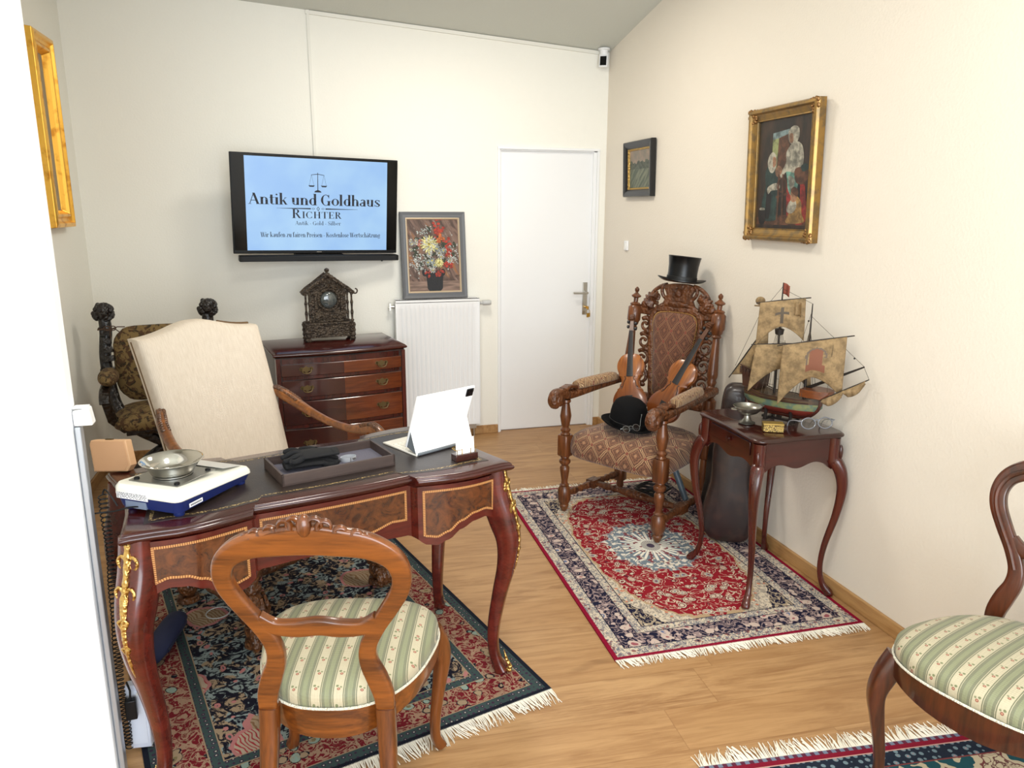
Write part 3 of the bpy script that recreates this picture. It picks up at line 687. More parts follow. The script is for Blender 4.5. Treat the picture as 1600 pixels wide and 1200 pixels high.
# rails between the posts, openwork scrolls in the gaps
g.bar([tp(-.25, 1.04, 0), tp(-.13, 1.03, 0)], .034, .05, (0, -1, .1)); g.bar([tp(.25, 1.04, 0), tp(.13, 1.03, 0)], .034, .05, (0, -1, .1))
g.bar([tp(-.25, .56, 0), tp(.25, .56, 0)], .034, .05, (0, -1, .1))
def scroll(g, cx, cz, r, a0, turns, sx, fn, th=.013, off=.004, taper=True):
    n = int(22*turns); pts = []; rr = []
    for k in range(n+1):
        t = k/n; a = a0+2*PI*turns*t; q = r*(1-.72*t); pts.append(fn(cx+sx*q*math.cos(a), cz+q*math.sin(a), off)); rr.append(th*(1-.5*t) if taper else th)
    g.tube(pts, rr, 8); g.ell(pts[-1], th*.9, 8)
for sx in (-1, 1):
    for cz, r in ((.955, .038), (.865, .043), (.77, .046), (.67, .046)):
        cx = sx*(.190-.010*(1-cz)); scroll(g, cx, cz, r, 1.2, 1.2, sx, tp, .012)
        g.tube([tp(cx+sx*r*.6, cz+r*.8), tp(cx-sx*r*.1, cz+r*1.1), tp(cx-sx*r*.8, cz+r*.5)], [.012, .014, .009], 8)
        g.ell(tp(cx-sx*.02, cz-r*.9, .012), (.022, .012, .014), 8)
obj('carved_back_frame', g, W_oakc, tall, angle=50)
def tq(x, z, off=0.0): return tp(x, 1.045+(z-1.09)*.86, off)
g = G()
sh = spl([(-.100, 1.09), (-.088, 1.14), (-.072, 1.19), (-.092, 1.235), (-.06, 1.256), (0, 1.260), (.06, 1.256), (.092, 1.235), (.072, 1.19), (.088, 1.14), (.100, 1.09), (0, 1.085)], 4, True)
g.loft([[tq(x, z, o) for x, z in sh] for o in (-.014, .014)]); g.ell(tq(0, 1.205, .018), (.020, .016, .026), 14)
g.ell(tq(0, 1.135, .016), (.058, .016, .020), 14)
for sx in (-1, 1):
    g.tube([tq(sx*x, z, .008) for x, z in spl([(.03, 1.135), (.08, 1.125), (.11, 1.105), (.13, 1.10)], 5)], .015, 8)
    scroll(g, sx*.135, 1.165, .036, -1.8, .9, sx, tq, .013)
    for k in range(8):
        a = -1.15+k*.42; L = .066; c0 = (sx*.145, 1.140)
        g.tube([tq(c0[0], c0[1], .012), tq(c0[0]+sx*L*.5*math.cos(a), c0[1]+L*.5*math.sin(a), .024), tq(c0[0]+sx*L*math.cos(a), c0[1]+L*math.sin(a), .010)], [.009, .019, .005], 8)
    g.tube([tq(sx*x, z, .0) for x, z in spl([(.215, 1.085), (.200, 1.12), (.185, 1.15), (.160, 1.20), (.120, 1.235), (.08, 1.250)], 5)], [.011]*26, 8)
    g.tube([tq(sx*x, z, .006) for x, z in spl([(.075, 1.16), (.10, 1.19), (.105, 1.225), (.085, 1.25)], 5)], .010, 8)
    g.ell(tq(sx*.20, 1.115, .01), (.026, .016, .024), 10)
obj('carved_crest', g, W_oakc, tall, angle=50)

# ------------------------------------------------------------------ cream armchair behind the desk
CA = D(37.2); ch = thing('upholstered_armchair', 'large cream linen armchair with carved wooden arms and claw feet behind the desk', 'armchair', (-2.25, -2.07, .0085), CA)
def cb(x, z, off=0.0):
    h = z-.40; y = .255+.20*(h/.7)+.05*(h/.7)**2; return (x, y-off, z)
g = G(); n = 22; W2 = lambda z: .250+.024*(z-.42)/.62
def ctop(x): return 1.062+.050*math.exp(-((x-.0)/.15)**2)
rings = []
for off, s_ in ((-.055, .96), (-.060, .985), (-.02, 1.0), (.02, 1.0), (.036, .985), (.044, .95), (.048, .80), (.050, .4), (.050, .05)):
    ring = []
    for k in range(n+1): t = -1+2*k/n; x = W2(1.06)*t; ring.append((x*s_, .74+(ctop(x)-.74)*s_))
    for k in range(1, n): z = 1.0-(1.0-.43)*k/n; ring.append((W2(z)*s_, .74+(z-.74)*s_))
    for k in range(n+1): t = 1-2*k/n; ring.append((W2(.43)*t*s_, .74+(.43-.74)*s_))
    for k in range(1, n): z = .43+(1.0-.43)*k/n; ring.append((-W2(z)*s_, .74+(z-.74)*s_))
    rings.append([cb(x, z, off) for x, z in ring])
M_braid = flat('brown_braid', (104, 78, 48), .7)
g.loft(rings); bk = obj('backrest', g, F_cream, ch, angle=60)
g = G()
for sx in (-1, 1): g = G(); g.tube([(lambda p: (p[0], p[1], p[2]))(cb(sx*(W2(z)-.004), z, -.030)) for z in (.5, .7, .9, 1.0, 1.05)], .0065, 8); obj('gimp_braid', g, M_braid, bk)
g = G(); g.tube([cb(x, ctop(x), -.040) for x in [W2(1.06)*(.45+.54*k/10) for k in range(11)]], .0065, 8)
obj('gimp_braid', g, M_braid, bk)
g = G(); cushion(g, sup(.285, .27, 48, 5), .33, .10, .03); obj('seat', g, F_cream, ch, angle=80)
for sx in (-1, 1):
    q = spl([(.262, .355, .775, .040), (.275, .33, .768, .046), (.300, .27, .735, .046), (.322, .17, .690, .038), (.332, .05, .662, .032), (.335, -.07, .655, .034), (.335, -.16, .668, .042), (.333, -.22, .678, .050), (.330, -.268, .662, .046), (.330, -.285, .632, .030)], 7)
    g = G(); g.bar([(sx*p[0], p[1], p[2]) for p in q], [p[3]*.9 for p in q], [p[3] for p in q], (1, 0, 0), e=.8, n=14); arm = obj('arm', g, W_arm, ch, angle=60)
    for lo_, hi_ in ((2, 17), (42, 60)):
        g = G()
        for k in range(lo_, hi_, 1):
            p = q[k]
            for sd in (-1, 1): g.ell((sx*p[0]+sd*.011, p[1], p[2]+p[3]*.36), (.009, .014, .010), 6)
            g.ell((sx*p[0], p[1]+.006, p[2]+p[3]*.42), (.006, .012, .008), 6)
        obj('arm_carving', g, W_armc, arm)
    g = G(); q2 = spl([(.325, -.215, .655, .036), (.315, -.17, .58, .034), (.300, -.15, .50, .036), (.285, -.17, .42, .044)], 6); g.bar([(sx*p[0], p[1], p[2]) for p in q2], [p[3] for p in q2], [p[3] for p in q2], (1, 0, 0), e=.8); obj('arm_support', g, W_arm, ch)
    for y, fr in ((-.25, True), (.25, False)):
        g = G(); x = sx*.303*(1 if fr else .93)
        g.lathe(balus(.10, .40, [(0, .030), (.08, .040), (.2, .045), (.3, .034), (.36, .022), (.40, .032), (.46, .034), (.5, .022), (.6, .030), (.8, .042), (.88, .030), (.92, .040), (1, .040)]), 16, at=(x, y, 0))
        if fr:
            for k in range(9): a = k*2*PI/9; g.tube([(x+.040*math.cos(a), y+.040*math.sin(a), .20), (x+.050*math.cos(a), y+.050*math.sin(a), .15), (x+.036*math.cos(a), y+.036*math.sin(a), .10)], [.006, .012, .010], 7)
        g.ell((x, y, .065), (.040, .042, .045), 12)
        if fr:
            for k in (-1.5, -.5, .5, 1.5):
                g.tube([(x+k*.015, y-.015, .085), (x+k*.022, y-.045, .065), (x+k*.024, y-.055, .030), (x+k*.024, y-.058, .013)], [.014, .017, .015, .009], 8)
        g.lathe([(.034, .0), (.045, .006), (.040, .03)], 14, at=(x, y, 0))
        obj('leg', g, W_armc, ch, angle=60)
g = G(); sp2 = [(0, .016), (.1, .018), (.2, .024), (.26, .017), (.29, .030), (.32, .017), (.42, .024), (.5, .020), (.58, .024), (.68, .017), (.71, .030), (.74, .017), (.8, .024), (.9, .018), (1, .016)]
for sx in (-1, 1): g.turned((sx*.303, -.25, .135), (sx*.282, .25, .135), sp2, 14)
g.turned((-.292, .0, .135), (.292, .0, .135), sp2, 14); obj('stretcher', g, W_armc, ch, angle=50)

# ------------------------------------------------------------------ blackened chair with lion heads in the corner
bc = thing('carved_armchair', 'blackened oak chair with lion-head posts and tapestry cushions in the left corner', 'armchair', (-2.875, -.68, 0), D(9))
g = G()
for sx in (-1, 1):
    g = G(); q = spl([(sx*.268, .205, 1.01, .060), (sx*.265, .195, .92, .064), (sx*.280, .165, .78, .060), (sx*.270, .125, .64, .062), (sx*.245, .07, .52, .062), (sx*.185, .01, .42, .060), (sx*.06, -.03, .335, .056), (-sx*.12, -.06, .23, .052), (-sx*.22, -.09, .10, .050), (-sx*.25, -.10, .0, .058)], 6)
    g.bar([p[:3] for p in q], [p[3]*.95 for p in q], [p[3] for p in q], (0, 1, .2), e=.7, n=14)
    for k in range(4): g.bar([(sx*(.270-.004*k), .165-.02*k, .93-.045*k), (sx*(.266-.004*k), .158-.02*k, .90-.045*k)], .03, .05, (0, 1, 0))
    g.box((sx*.272, .118, .70), (.07, .07, .05)); fr = obj('curved_post', g, W_black, bc, angle=50)
    g = G(); cx, cy, cz = sx*.269, .195, 1.03
    g.ell((cx, cy, cz), (.042, .043, .048), 14); g.ell((cx, cy-.034, cz-.012), (.022, .022, .020), 10); g.ell((cx, cy-.052, cz-.008), (.009, .008, .007), 8)
    R = random.Random(4)
    for k in range(46):
        a = R.uniform(0, 2*PI); e = R.uniform(-.9, 1.1); r = .046
        p = (cx+r*math.cos(a)*math.cos(e), cy+.010+r*math.sin(a)*math.cos(e)*.9, cz-.008+.048*math.sin(e))
        if p[1] < cy-.026 and abs(p[0]-cx) < .02: continue
        g.ell(p, (.015, .015, .015), 7)
    for s2 in (-1, 1): g.ell((cx+s2*.013, cy-.036, cz+.012), (.006, .005, .006), 8)
    obj('lion_head', g, W_black, fr)
    g = G(); q = spl([(sx*.268, .13, .66), (sx*.275, .02, .655), (sx*.28, -.12, .65), (sx*.28, -.20, .63), (sx*.28, -.22, .60)], 5); g.bar(q, .05, .035, (1, 0, 0)); g.bar([(sx*.28, -.19, .63), (sx*.26, -.15, .50), (sx*.20, -.08, .42)], .045, .045, (1, 0, 0)); obj('arm', g, W_black, bc)
    g = G(); g.ell((sx*.262, -.03, .705), (.052, .15, .042), 18); obj('arm_pad', g, F_tap, bc)
    g = G(); p0 = (sx*.262, .165, .93)
    g.tube([(sx*.235, .15, .925), (sx*.26, .14, .94), (sx*.30, .15, .935), (sx*.30, .22, .935), (sx*.262, .235, .935), (sx*.235, .19, .925)], .004, 6, True)
    for d_ in ((-.05, .0, -.02), (-.075, .0, .012), (.0, -.01, -.05)): g.tube([(sx*.24, .138, .935), (sx*.24+sx*d_[0]*.5, .13, .945+d_[2]*.3), (sx*.24+sx*d_[0], .13+d_[1], .935+d_[2])], .0028, 6)
    for s2 in (-1, 1): g.tube([(sx*.24+.016*math.cos(a)+s2*.014, .132, .942+.012*math.sin(a)) for a in [k*PI/5 for k in range(10)]], .0028, 6, True)
    obj('cord_bow', g, flat('brown_cord_'+str(len(MATS)), (74, 54, 40), .8), bc)
g = G(); c = []
def pillow(g, cx, cy, cz, w, h, t, lean=.0, n=16):
    rings = []
    for i in range(9):
        u = -1+2*i/8; s_ = (1-abs(u)**2.5)**.4 if abs(u) < 1 else .02; rings.append([(cx+w/2*math.copysign(abs(math.cos(a))**.4, math.cos(a))*s_*(1+.08*abs(math.cos(2*a))), cy+u*t/2+lean*math.sin(a)*h/2, cz+h/2*math.copysign(abs(math.sin(a))**.4, math.sin(a))*s_) for a in [2*PI*k/32 for k in range(32)]])
    g.loft(rings)
pillow(g, 0, .13, .74, .44, .42, .11, .10); obj('back_cushion', g, F_tap, bc, angle=80)
g = G(); cushion(g, sup(.26, .22, 40, 4, lambda x, y: (x, y-.01)), .44, .05, .045); obj('seat_cushion', g, F_tap, bc, angle=80)
g = G(); g.bar([(-.24, .02, .42), (.24, .02, .42)], .05, .04, (0, 1, 0)); g.bar([(-.2, -.14, .42), (.2, -.14, .42)], .05, .04, (0, 1, 0)); obj('seat_frame', g, W_black, bc)

# ------------------------------------------------------------------ side table
st = thing('side_table', 'small mahogany side table with slender cabriole legs beside the tall carved chair', 'table', (-.243, -2.462, .0085), 0)
tw, td, tz = .205, .237, .71
O = []
base = sup(tw, td, 72, 9)
O = [(x*(1+.012*math.cos(3*math.atan2(y, x))*0)-.006*math.copysign(1, x)*math.cos(PI*min(1, abs(y)/td)), y-.006*math.copysign(1, y)*math.cos(PI*min(1, abs(x)/tw))) for x, y in base]
g = G(); S = lambda o, d: [(x*(1-d/tw), y*(1-d/td)) for x, y in o]
g.loft([at_z(S(O, i), tz-.020+q) for i, q in ((.012, 0), (.008, .002), (.001, .006), (.0, .010), (.001, .014), (.005, .017), (.006, .0175), (.008, .020))]); obj('table_top', g, W_box, st, angle=50)
g = G()
def tzb(t): t = abs(t); return .582-.010*math.cos(PI*t/.5)+(0 if t < .78 else -.02*(t-.78)/.22)
for s in (-1, 1):
    xs = [-.165+.33*i/30 for i in range(31)]; strip(g, [(x, s*.208, tzb(x/.165)) for x in xs], tz-.02, .014, (0, -s))
    ys = [-.198+.396*i/30 for i in range(31)]; strip(g, [(s*.178, y, tzb(y/.198)+.004) for y in ys], tz-.02, .014, (-s, 0))
obj('apron', g, W_mahog, st, angle=35)
g = G(); g.box((-.180, 0, .650), (.006, .30, .055)); dr = obj('drawer', g, W_mahog, st, bevel=.002)
g = G(); g.turned((-.183, 0, .650), (-.196, 0, .650), [(0, .005), (.3, .004), (.6, .010), (.9, .010), (1, .006)], 14); obj('knob', g, W_box, dr)
for sx in (-1, 1):
    for sy in (-1, 1):
        g = G(); A = [(.170, .200, .688, .050), (.170, .200, .66, .050), (.172, .203, .595, .048), (.182, .213, .58, .052), (.196, .228, .54, .048), (.203, .235, .47, .040), (.194, .226, .36, .031), (.172, .204, .22, .025), (.166, .198, .12, .022), (.176, .208, .05, .024), (.196, .228, .012, .034), (.200, .232, 0, .030)]
        cabriole(g, [(x*sx, y*sy, zz, w) for x, y, zz, w in A], (sx*.7, -sy*.7, 0), e=.65)
        g.ell((sx*.190, sy*.220, .625), (.010, .010, .034), 10); g.tube([(sx*(.172+.026*math.cos(a)), sy*(.203+.026*math.sin(a)), .583) for a in [k*PI/8 for k in range(-2, 7)]], .004, 6)
        obj('leg', g, W_mahogz, st, angle=50)

# ------------------------------------------------------------------ chest of drawers
cd = thing('chest_of_drawers', 'mahogany chest of drawers with bowed front and brass handles by the back wall', 'chest of drawers', (-1.945, -.458, 0), D(10.3))
def cf(x, d=.25): t = x/.385; return -(d+.028*math.cos(PI*t*.5*1.0)**1.0-.0)
def chest_out(e, d): xs = [-.385+.77*i/24 for i in range(25)]; return [(x*(1+e/.385), cf(x)-e) for x in xs]+[(.385+e, .25), (-.385-e, .25)]
g = G(); g.loft([at_z(chest_out(e, 0), .762+q) for e, q in ((-.012, 0), (-.004, .005), (.004, .010), (.006, .016), (.004, .021), (.0, .024), (-.004, .028))]); obj('chest_top', g, W_mahog, cd, angle=50)
W_side = wood('dull_side_wood', (74, 40, 28), (52, 28, 20), 2, .4, .2)
g = G(); g.loft([at_z([(-.375, -.243), (.375, -.243), (.375, .245), (-.375, .245)], z) for z in (.02, .763)]); obj('carcase', g, [W_side], cd, smooth=False)
g = G(); 
for zz, hh in ((.735, .020), (.640, .012), (.515, .012), (.352, .012), (.135, .05)):
    xs = [-.372+.744*i/24 for i in range(25)]; g.loft([[(x, cf(x)+.012, zz-hh/2), (x, cf(x)+.012, zz+hh/2+.01), (x, -.22, zz+hh/2+.01), (x, -.22, zz-hh/2)] for x in xs])
for sx in (-1, 1): g.box((sx*.366, -.235, .40), (.022, .04, .72)); g.box((sx*.35, -.235, .05), (.06, .06, .10))
obj('front_frame', g, W_mahogz, cd)
V_l = wood('left_veneer_reflection_tone', (94, 40, 28), (64, 25, 19), 0, .22, .7); V_r = wood('right_veneer_reflection_tone', (140, 80, 40), (98, 50, 25), 0, .22, .7)  # reflection on the bowed front painted in: darker left half, warmer right half
M_antb = flat('antique_brass', (108, 92, 62), .42, metal=.9)
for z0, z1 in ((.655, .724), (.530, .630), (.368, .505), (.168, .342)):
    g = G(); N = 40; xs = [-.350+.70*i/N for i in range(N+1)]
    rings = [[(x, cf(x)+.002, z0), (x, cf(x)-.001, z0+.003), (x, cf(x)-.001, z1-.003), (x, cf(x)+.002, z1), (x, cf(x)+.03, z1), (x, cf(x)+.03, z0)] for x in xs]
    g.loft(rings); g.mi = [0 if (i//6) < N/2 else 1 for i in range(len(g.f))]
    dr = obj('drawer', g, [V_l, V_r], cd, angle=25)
    for hx_ in (-.215, .225):
        zm = (z0+z1)/2+.004; y = cf(hx_)-.002; g = G()
        pl_ = spl([(-.040, .0), (-.030, .014), (-.015, .010), (0, .018), (.015, .010), (.030, .014), (.040, 0), (.028, -.010), (.012, -.012), (0, -.022), (-.012, -.012), (-.028, -.010)], 3, True)
        M_ = Matrix.Translation((hx_, y, zm)) @ Matrix.Rotation(PI/2, 4, 'X'); g.prism([(a, b) for a, b in pl_], .003, 0, M_)
        for s in (-1, 1): g.ell((hx_+s*.027, y-.008, zm+.004), (.006, .009, .006), 8)
        g.tube(spl([(hx_-.027, y-.014, zm+.002), (hx_-.022, y-.018, zm-.014), (hx_-.008, y-.018, zm-.020), (hx_+.008, y-.018, zm-.020), (hx_+.022, y-.018, zm-.014), (hx_+.027, y-.014, zm+.002)], 3), .0032, 7)
        obj('handle', g, M_antb, dr)

# ------------------------------------------------------------------ radiator
rad = thing('radiator', 'white panel radiator on the back wall between chest and door', 'radiator', (-1.226, 0, 0), 0)
g = G(); X0, X1, Z0, Z1 = -.286, .286, .10, .975; N = 17; P = (X1-X0-.05)/N; prof = []
prof = [(X0, -.094)]
for k in range(N):
    a = X0+.025+P*k; prof += [(a+.004, -.094), (a+.009, -.0885), (a+P*.36, -.0885), (a+P*.36+.005, -.094)]
prof += [(X1, -.094)]
def rring(z, f): return [(x, -.094+(y+.094)*f, z) for x, y in prof]+[(X1, -.086, z), (X0, -.086, z)]
g.loft([rring(Z0, 0), rring(Z0+.035, 0), rring(Z0+.045, 1), rring(Z1-.048, 1), rring(Z1-.038, 0), rring(Z1-.004, 0)])
g.box((0, -.035, .54), (.56, .012, .84)); obj('panel', g, M_white, rad, angle=35)
g = G(); g.box((0, -.096, .985), (.572, .004, .020))
for s in (-1, 1): g.box((s*.286, -.060, .54), (.004, .078, .87))
g.box((0, -.025, .992), (.572, .012, .006)); g.box((0, -.094, .992), (.572, .008, .006))
for k in range(40): g.box((-.278+k*.01425, -.06, .9915), (.0075, .064, .005))
obj('top_grille', g, M_white, rad, bevel=.001)
g = G(); g.turned((.286, -.05, .955), (.318, -.05, .955), [(0, .008), (.4, .008), (.45, .012), (1, .012)]); g.turned((.318, -.05, .955), (.378, -.05, .955), [(0, .015), (.1, .019), (.85, .019), (.9, .016), (1, .015)], 20); obj('valve', g, flat('valve_grey', (190, 190, 188), .4), rad)
g = G(); g.turned((-.286, -.05, .945), (-.312, -.05, .945), [(0, .010), (1, .010)]); g.box((-.318, -.04, .945), (.012, .03, .05)); g.turned((-.286, -.05, .94), (-.33, -.05, .94), [(0, .005), (1, .005)]); obj('vent_plug', g, M_steel, rad)
g = G()
for x in (.20, .25): g.turned((x, -.05, .10), (x, -.05, .0), [(0, .013), (.2, .015), (.25, .008), (1, .008)])
g.box((.225, -.05, .075), (.08, .03, .03)); obj('pipes', g, M_steel, rad)

# ------------------------------------------------------------------ lettering, cut as flat serif glyphs
def glyph_quads(ch, bold=1.0):
    ws, wt = .15*bold, .045*bold; Q = []
    def quad(a, b, c, d): Q.append((a, b, c, d))
    def stem(x, y0, y1, sb=1, st=1, w=None):
        w = (w or ws)/2; quad((x-w, y0), (x+w, y0), (x+w, y1), (x-w, y1))
        if sb: quad((x-w-.07, y0), (x+w+.07, y0), (x+w+.07, y0+.035), (x-w-.07, y0+.035))
        if st == 1: quad((x-w-.07, y1-.035), (x+w, y1-.035), (x+w, y1), (x-w-.07, y1-.01))
        if st == 2: quad((x-w-.07, y1-.035), (x+w+.07, y1-.035), (x+w+.07, y1), (x-w-.07, y1))
    def hb(x0, x1, y, w=None): w = (w or wt)/2; quad((x0, y-w), (x1, y-w), (x1, y+w), (x0, y+w))
    def arc(cx, cy, rx, ry, a0, a1, k=1.0, n=16):
        p = None
        for i in range(n+1):
            a = D(a0+(a1-a0)*i/n); w = (wt+(ws*k-wt)*abs(math.cos(a))**1.5)/2
            o = (cx+(rx+w)*math.cos(a), cy+(ry+wt/2)*math.sin(a)); q = (cx+(rx-w)*math.cos(a), cy+(ry-wt/2)*math.sin(a))
            if p: quad(p[0], o, q, p[1])
            p = (o, q)
    def dg(x0, y0, x1, y1, w): w = w/2; quad((x0-w, y0), (x0+w, y0), (x1+w, y1), (x1-w, y1))
    def sf(x, y, w=.1): hb(x-w, x+w, y, .035)
    def dot(x, y, r=.075):
        for i in range(8): a, b = D(45*i), D(45*i+45); quad((x, y), (x+r*math.cos(a), y+r*math.sin(a)), (x+r*math.cos(b), y+r*math.sin(b)), (x, y))
    X_ = .64; A = .7
    if ch == 'A': dg(.10, 0, .40, .98, wt); dg(.70, 0, .40, .98, ws); hb(.2, .6, .33); sf(.1, .018, .12); sf(.70, .018, .14); A = .84
    elif ch == 'n': stem(.15, 0, X_); arc(.33, X_-.22, .17, .2, 10, 165); stem(.50, 0, X_-.2, 1, 0); A = .66
    elif ch == 'h': stem(.15, 0, 1.04); arc(.33, X_-.22, .17, .2, 10, 165); stem(.50, 0, X_-.2, 1, 0); A = .66
    elif ch == 'u': stem(.15, .2, X_, 0, 1); arc(.31, .2, .16, .18, 190, 350); stem(.48, 0, X_, 0, 1); hb(.48, .60, .018, .035); A = .66
    elif ch == 't': stem(.20, .14, .86, 0, 0); hb(.04, .40, X_-.02, .04); arc(.30, .14, .10, .12, 180, 320, .9); A = .44
    elif ch in 'il': stem(.15, 0, X_ if ch == 'i' else 1.04); A = .32; (dot(.15, .88) if ch == 'i' else None)
    elif ch == 'k': stem(.15, 0, 1.04); dg(.22, .28, .50, X_-.02, wt); dg(.52, .02, .32, .40, ws*.9); sf(.50, X_-.018, .09); sf(.54, .018, .10); A = .66
    elif ch in 'db': s = .50 if ch == 'd' else .15; arc(.32, .32, .19, .30, 0, 360, n=24); stem(s, 0, 1.04, 1 if ch == 'd' else 0); A = .66
    elif ch == 'g': arc(.30, .40, .17, .22, 0, 360, n=24); arc(.30, -.08, .20, .14, 0, 360, .6, n=24); hb(.42, .58, .60); hb(.14, .4, .13, .06); A = .62
    elif ch == 'o': arc(.31, .32, .22, .30, 0, 360, n=24); A = .62
    elif ch in 'ec': arc(.30, .32, .20, .30, 50 if ch == 'c' else 10, 318, n=22); (hb(.12, .50, .34) if ch == 'e' else dot(.43, .50, .06)); A = .57
    elif ch in 'aä':
        arc(.22, .17, .12, .15, 40, 330, .8); stem(.42, 0, .46, 0, 0); hb(.42, .54, .018, .035); arc(.29, .47, .13, .15, 0, 160); hb(.2, .42, .36, .04); A = .58
        if ch == 'ä': dot(.2, .84, .06); dot(.4, .84, .06)
    elif ch == 's': arc(.25, .47, .14, .14, 30, 250, .7); arc(.27, .16, .15, .14, -150, 75, .8); dg(.34, .20, .18, .42, ws); dg(.06, .02, .06, .2, wt); dg(.42, .44, .42, .62, wt); A = .50
    elif ch == 'r': stem(.15, 0, X_); arc(.33, X_-.2, .15, .18, 60, 160, .8); dot(.42, .55, .07); A = .50
    elif ch == 'f': stem(.18, 0, .86, 1, 0); hb(.04, .38, X_-.02, .04); arc(.30, .86, .12, .16, 30, 180, .9); dot(.40, .92, .06); A = .40
    elif ch == 'z': hb(.05, .47, X_-.03, .05); hb(.05, .47, .03, .05); dg(.10, .03, .42, X_-.03, ws); A = .54
    elif ch == 'W': dg(.32, 0, .12, .98, ws); dg(.36, 0, .54, .98, wt); dg(.76, 0, .54, .98, ws); dg(.80, 0, .98, .98, wt); sf(.12, .965); sf(.54, .965); sf(.98, .965); A = 1.08
    elif ch == 'P': stem(.18, 0, .98, 1, 2); arc(.32, .72, .20, .24, -90, 90); hb(.18, .34, .48); hb(.18, .34, .96); A = .66
    elif ch == 'K': stem(.18, 0, .98, 1, 2); dg(.26, .40, .62, .96, wt); dg(.66, .02, .38, .60, ws); sf(.62, .962); sf(.68, .018, .12); A = .82
    elif ch in 'GC': arc(.42, .49, .30, .48, 42, 318, n=26); dg(.66, .68, .66, .98, wt); (stem(.66, 0, .42, 0, 2) if ch == 'G' else dg(.66, .02, .66, .28, wt)); A = .86 if ch == 'G' else .80
    elif ch == 'S': arc(.32, .72, .18, .24, 30, 260, .8); arc(.34, .26, .20, .24, -150, 80, .9); dg(.44, .34, .22, .62, ws*1.1); dg(.10, .02, .10, .3, wt); dg(.54, .68, .54, .96, wt); A = .64
    elif ch == 'R': stem(.18, 0, .98, 1, 2); arc(.32, .74, .19, .22, -90, 90); hb(.18, .34, .52); hb(.18, .34, .96); dg(.62, .02, .36, .52, ws); sf(.66, .018, .10); A = .78
    elif ch == 'I': stem(.2, 0, .98, 1, 2); A = .40
    elif ch == 'H': stem(.2, 0, .98, 1, 2); stem(.66, 0, .98, 1, 2); hb(.2, .66, .5); A = .86
    elif ch == 'T': stem(.38, 0, .98, 1, 0); hb(.06, .70, .96, .04); dg(.07, .98, .07, .74, wt); dg(.69, .98, .69, .74, wt); A = .76
    elif ch == 'E': stem(.18, 0, .98, 1, 2); hb(.18, .60, .02, .04); hb(.18, .58, .96, .04); hb(.2, .46, .5); dg(.60, .0, .60, .26, wt); dg(.58, .98, .58, .74, wt); dg(.47, .38, .47, .62, wt); A = .70
    elif ch == '-': hb(.06, .32, .30, .07); A = .40
    elif ch == ' ': A = .27
    return Q, A
def text_mesh(g, s, x0, x1, y, cap, yy, bold=1.0, small=None):
    """line of text between x0 and x1 with its baseline at height y on the plane y = yy"""
    items = []; w = 0
    for i, ch in enumerate(s):
        k = small if (small and i > 0) else 1.0; Q, A = glyph_quads(ch, bold); items.append((Q, w, k)); w += A*k
    sx = (x1-x0)/w
    for Q, o, k in items:
        for q in Q:
            vs = [(x0+(o+px*k)*sx, yy, y+pz*cap*k) for px, pz in q]; g.add(vs, [(0, 1, 2, 3)])

# ------------------------------------------------------------------ television and soundbar
M_tvb = flat('gloss_black', (6, 7, 8), .12, spec=.3); M_tvd = flat('satin_black', (12, 13, 15), .4, spec=.3)
M_scr = mat('lit_screen', (0, 0, 0), .3, emit=(lambda nt: mix(nt, noise(nt, vec(nt, *xyz(nt)), 3.2, 3).ss(.3, .75), (158, 200, 250), (180, 220, 254)), .74))
M_ink = flat('screen_ink', (24, 30, 44), .6)
tv = thing('television', 'black wall television showing the blue shop logo screen', 'television', (-1.980, -.185, 1.604), .221, rx=.088, ry=.018)
TW, TH = 1.020, .586
g = G(); g.box((0, 0, 0), (TW, .018, TH)); g.box((0, .025, -.02), (TW*.8, .035, TH*.7)); obj('casing', g, M_tvd, tv, bevel=.004)
g = G(); g.box((0, -.0105, .006), (TW-.014, .003, TH-.030)); obj('glass_panel', g, M_tvb, tv, smooth=False)
U = lambda u: -TW/2+TW*u; Vv = lambda v: TH/2-TH*v
g = G(); g.add([(U(.078), -.0125, Vv(.965)), (U(.930), -.0125, Vv(.965)), (U(.930), -.0125, Vv(.028)), (U(.078), -.0125, Vv(.028))], [(0, 1, 2, 3)]); scr = obj('screen_picture', g, M_scr, tv, smooth=False)
yy = -.0132
g = G(); text_mesh(g, 'Antik und Goldhaus', U(.093), U(.886), Vv(.497), .066, yy, 1.2); obj('heading_text', g, M_ink, scr, smooth=False)
g = G(); text_mesh(g, 'RICHTER', U(.338), U(.642), Vv(.632), .056, yy, small=.74); obj('name_text', g, M_ink, scr, smooth=False)
g = G(); text_mesh(g, 'Antik - Gold - Silber', U(.358), U(.636), Vv(.702), .024, yy, .9); obj('subtitle_text', g, M_ink, scr, smooth=False)
g = G(); text_mesh(g, 'Wir kaufen zu fairen Preisen - Kostenlose Wertschätzung', U(.155), U(.888), Vv(.828), .030, yy, 1.15); obj('slogan_text', g, M_ink, scr, smooth=False)
g = G(); yl = Vv(.533)
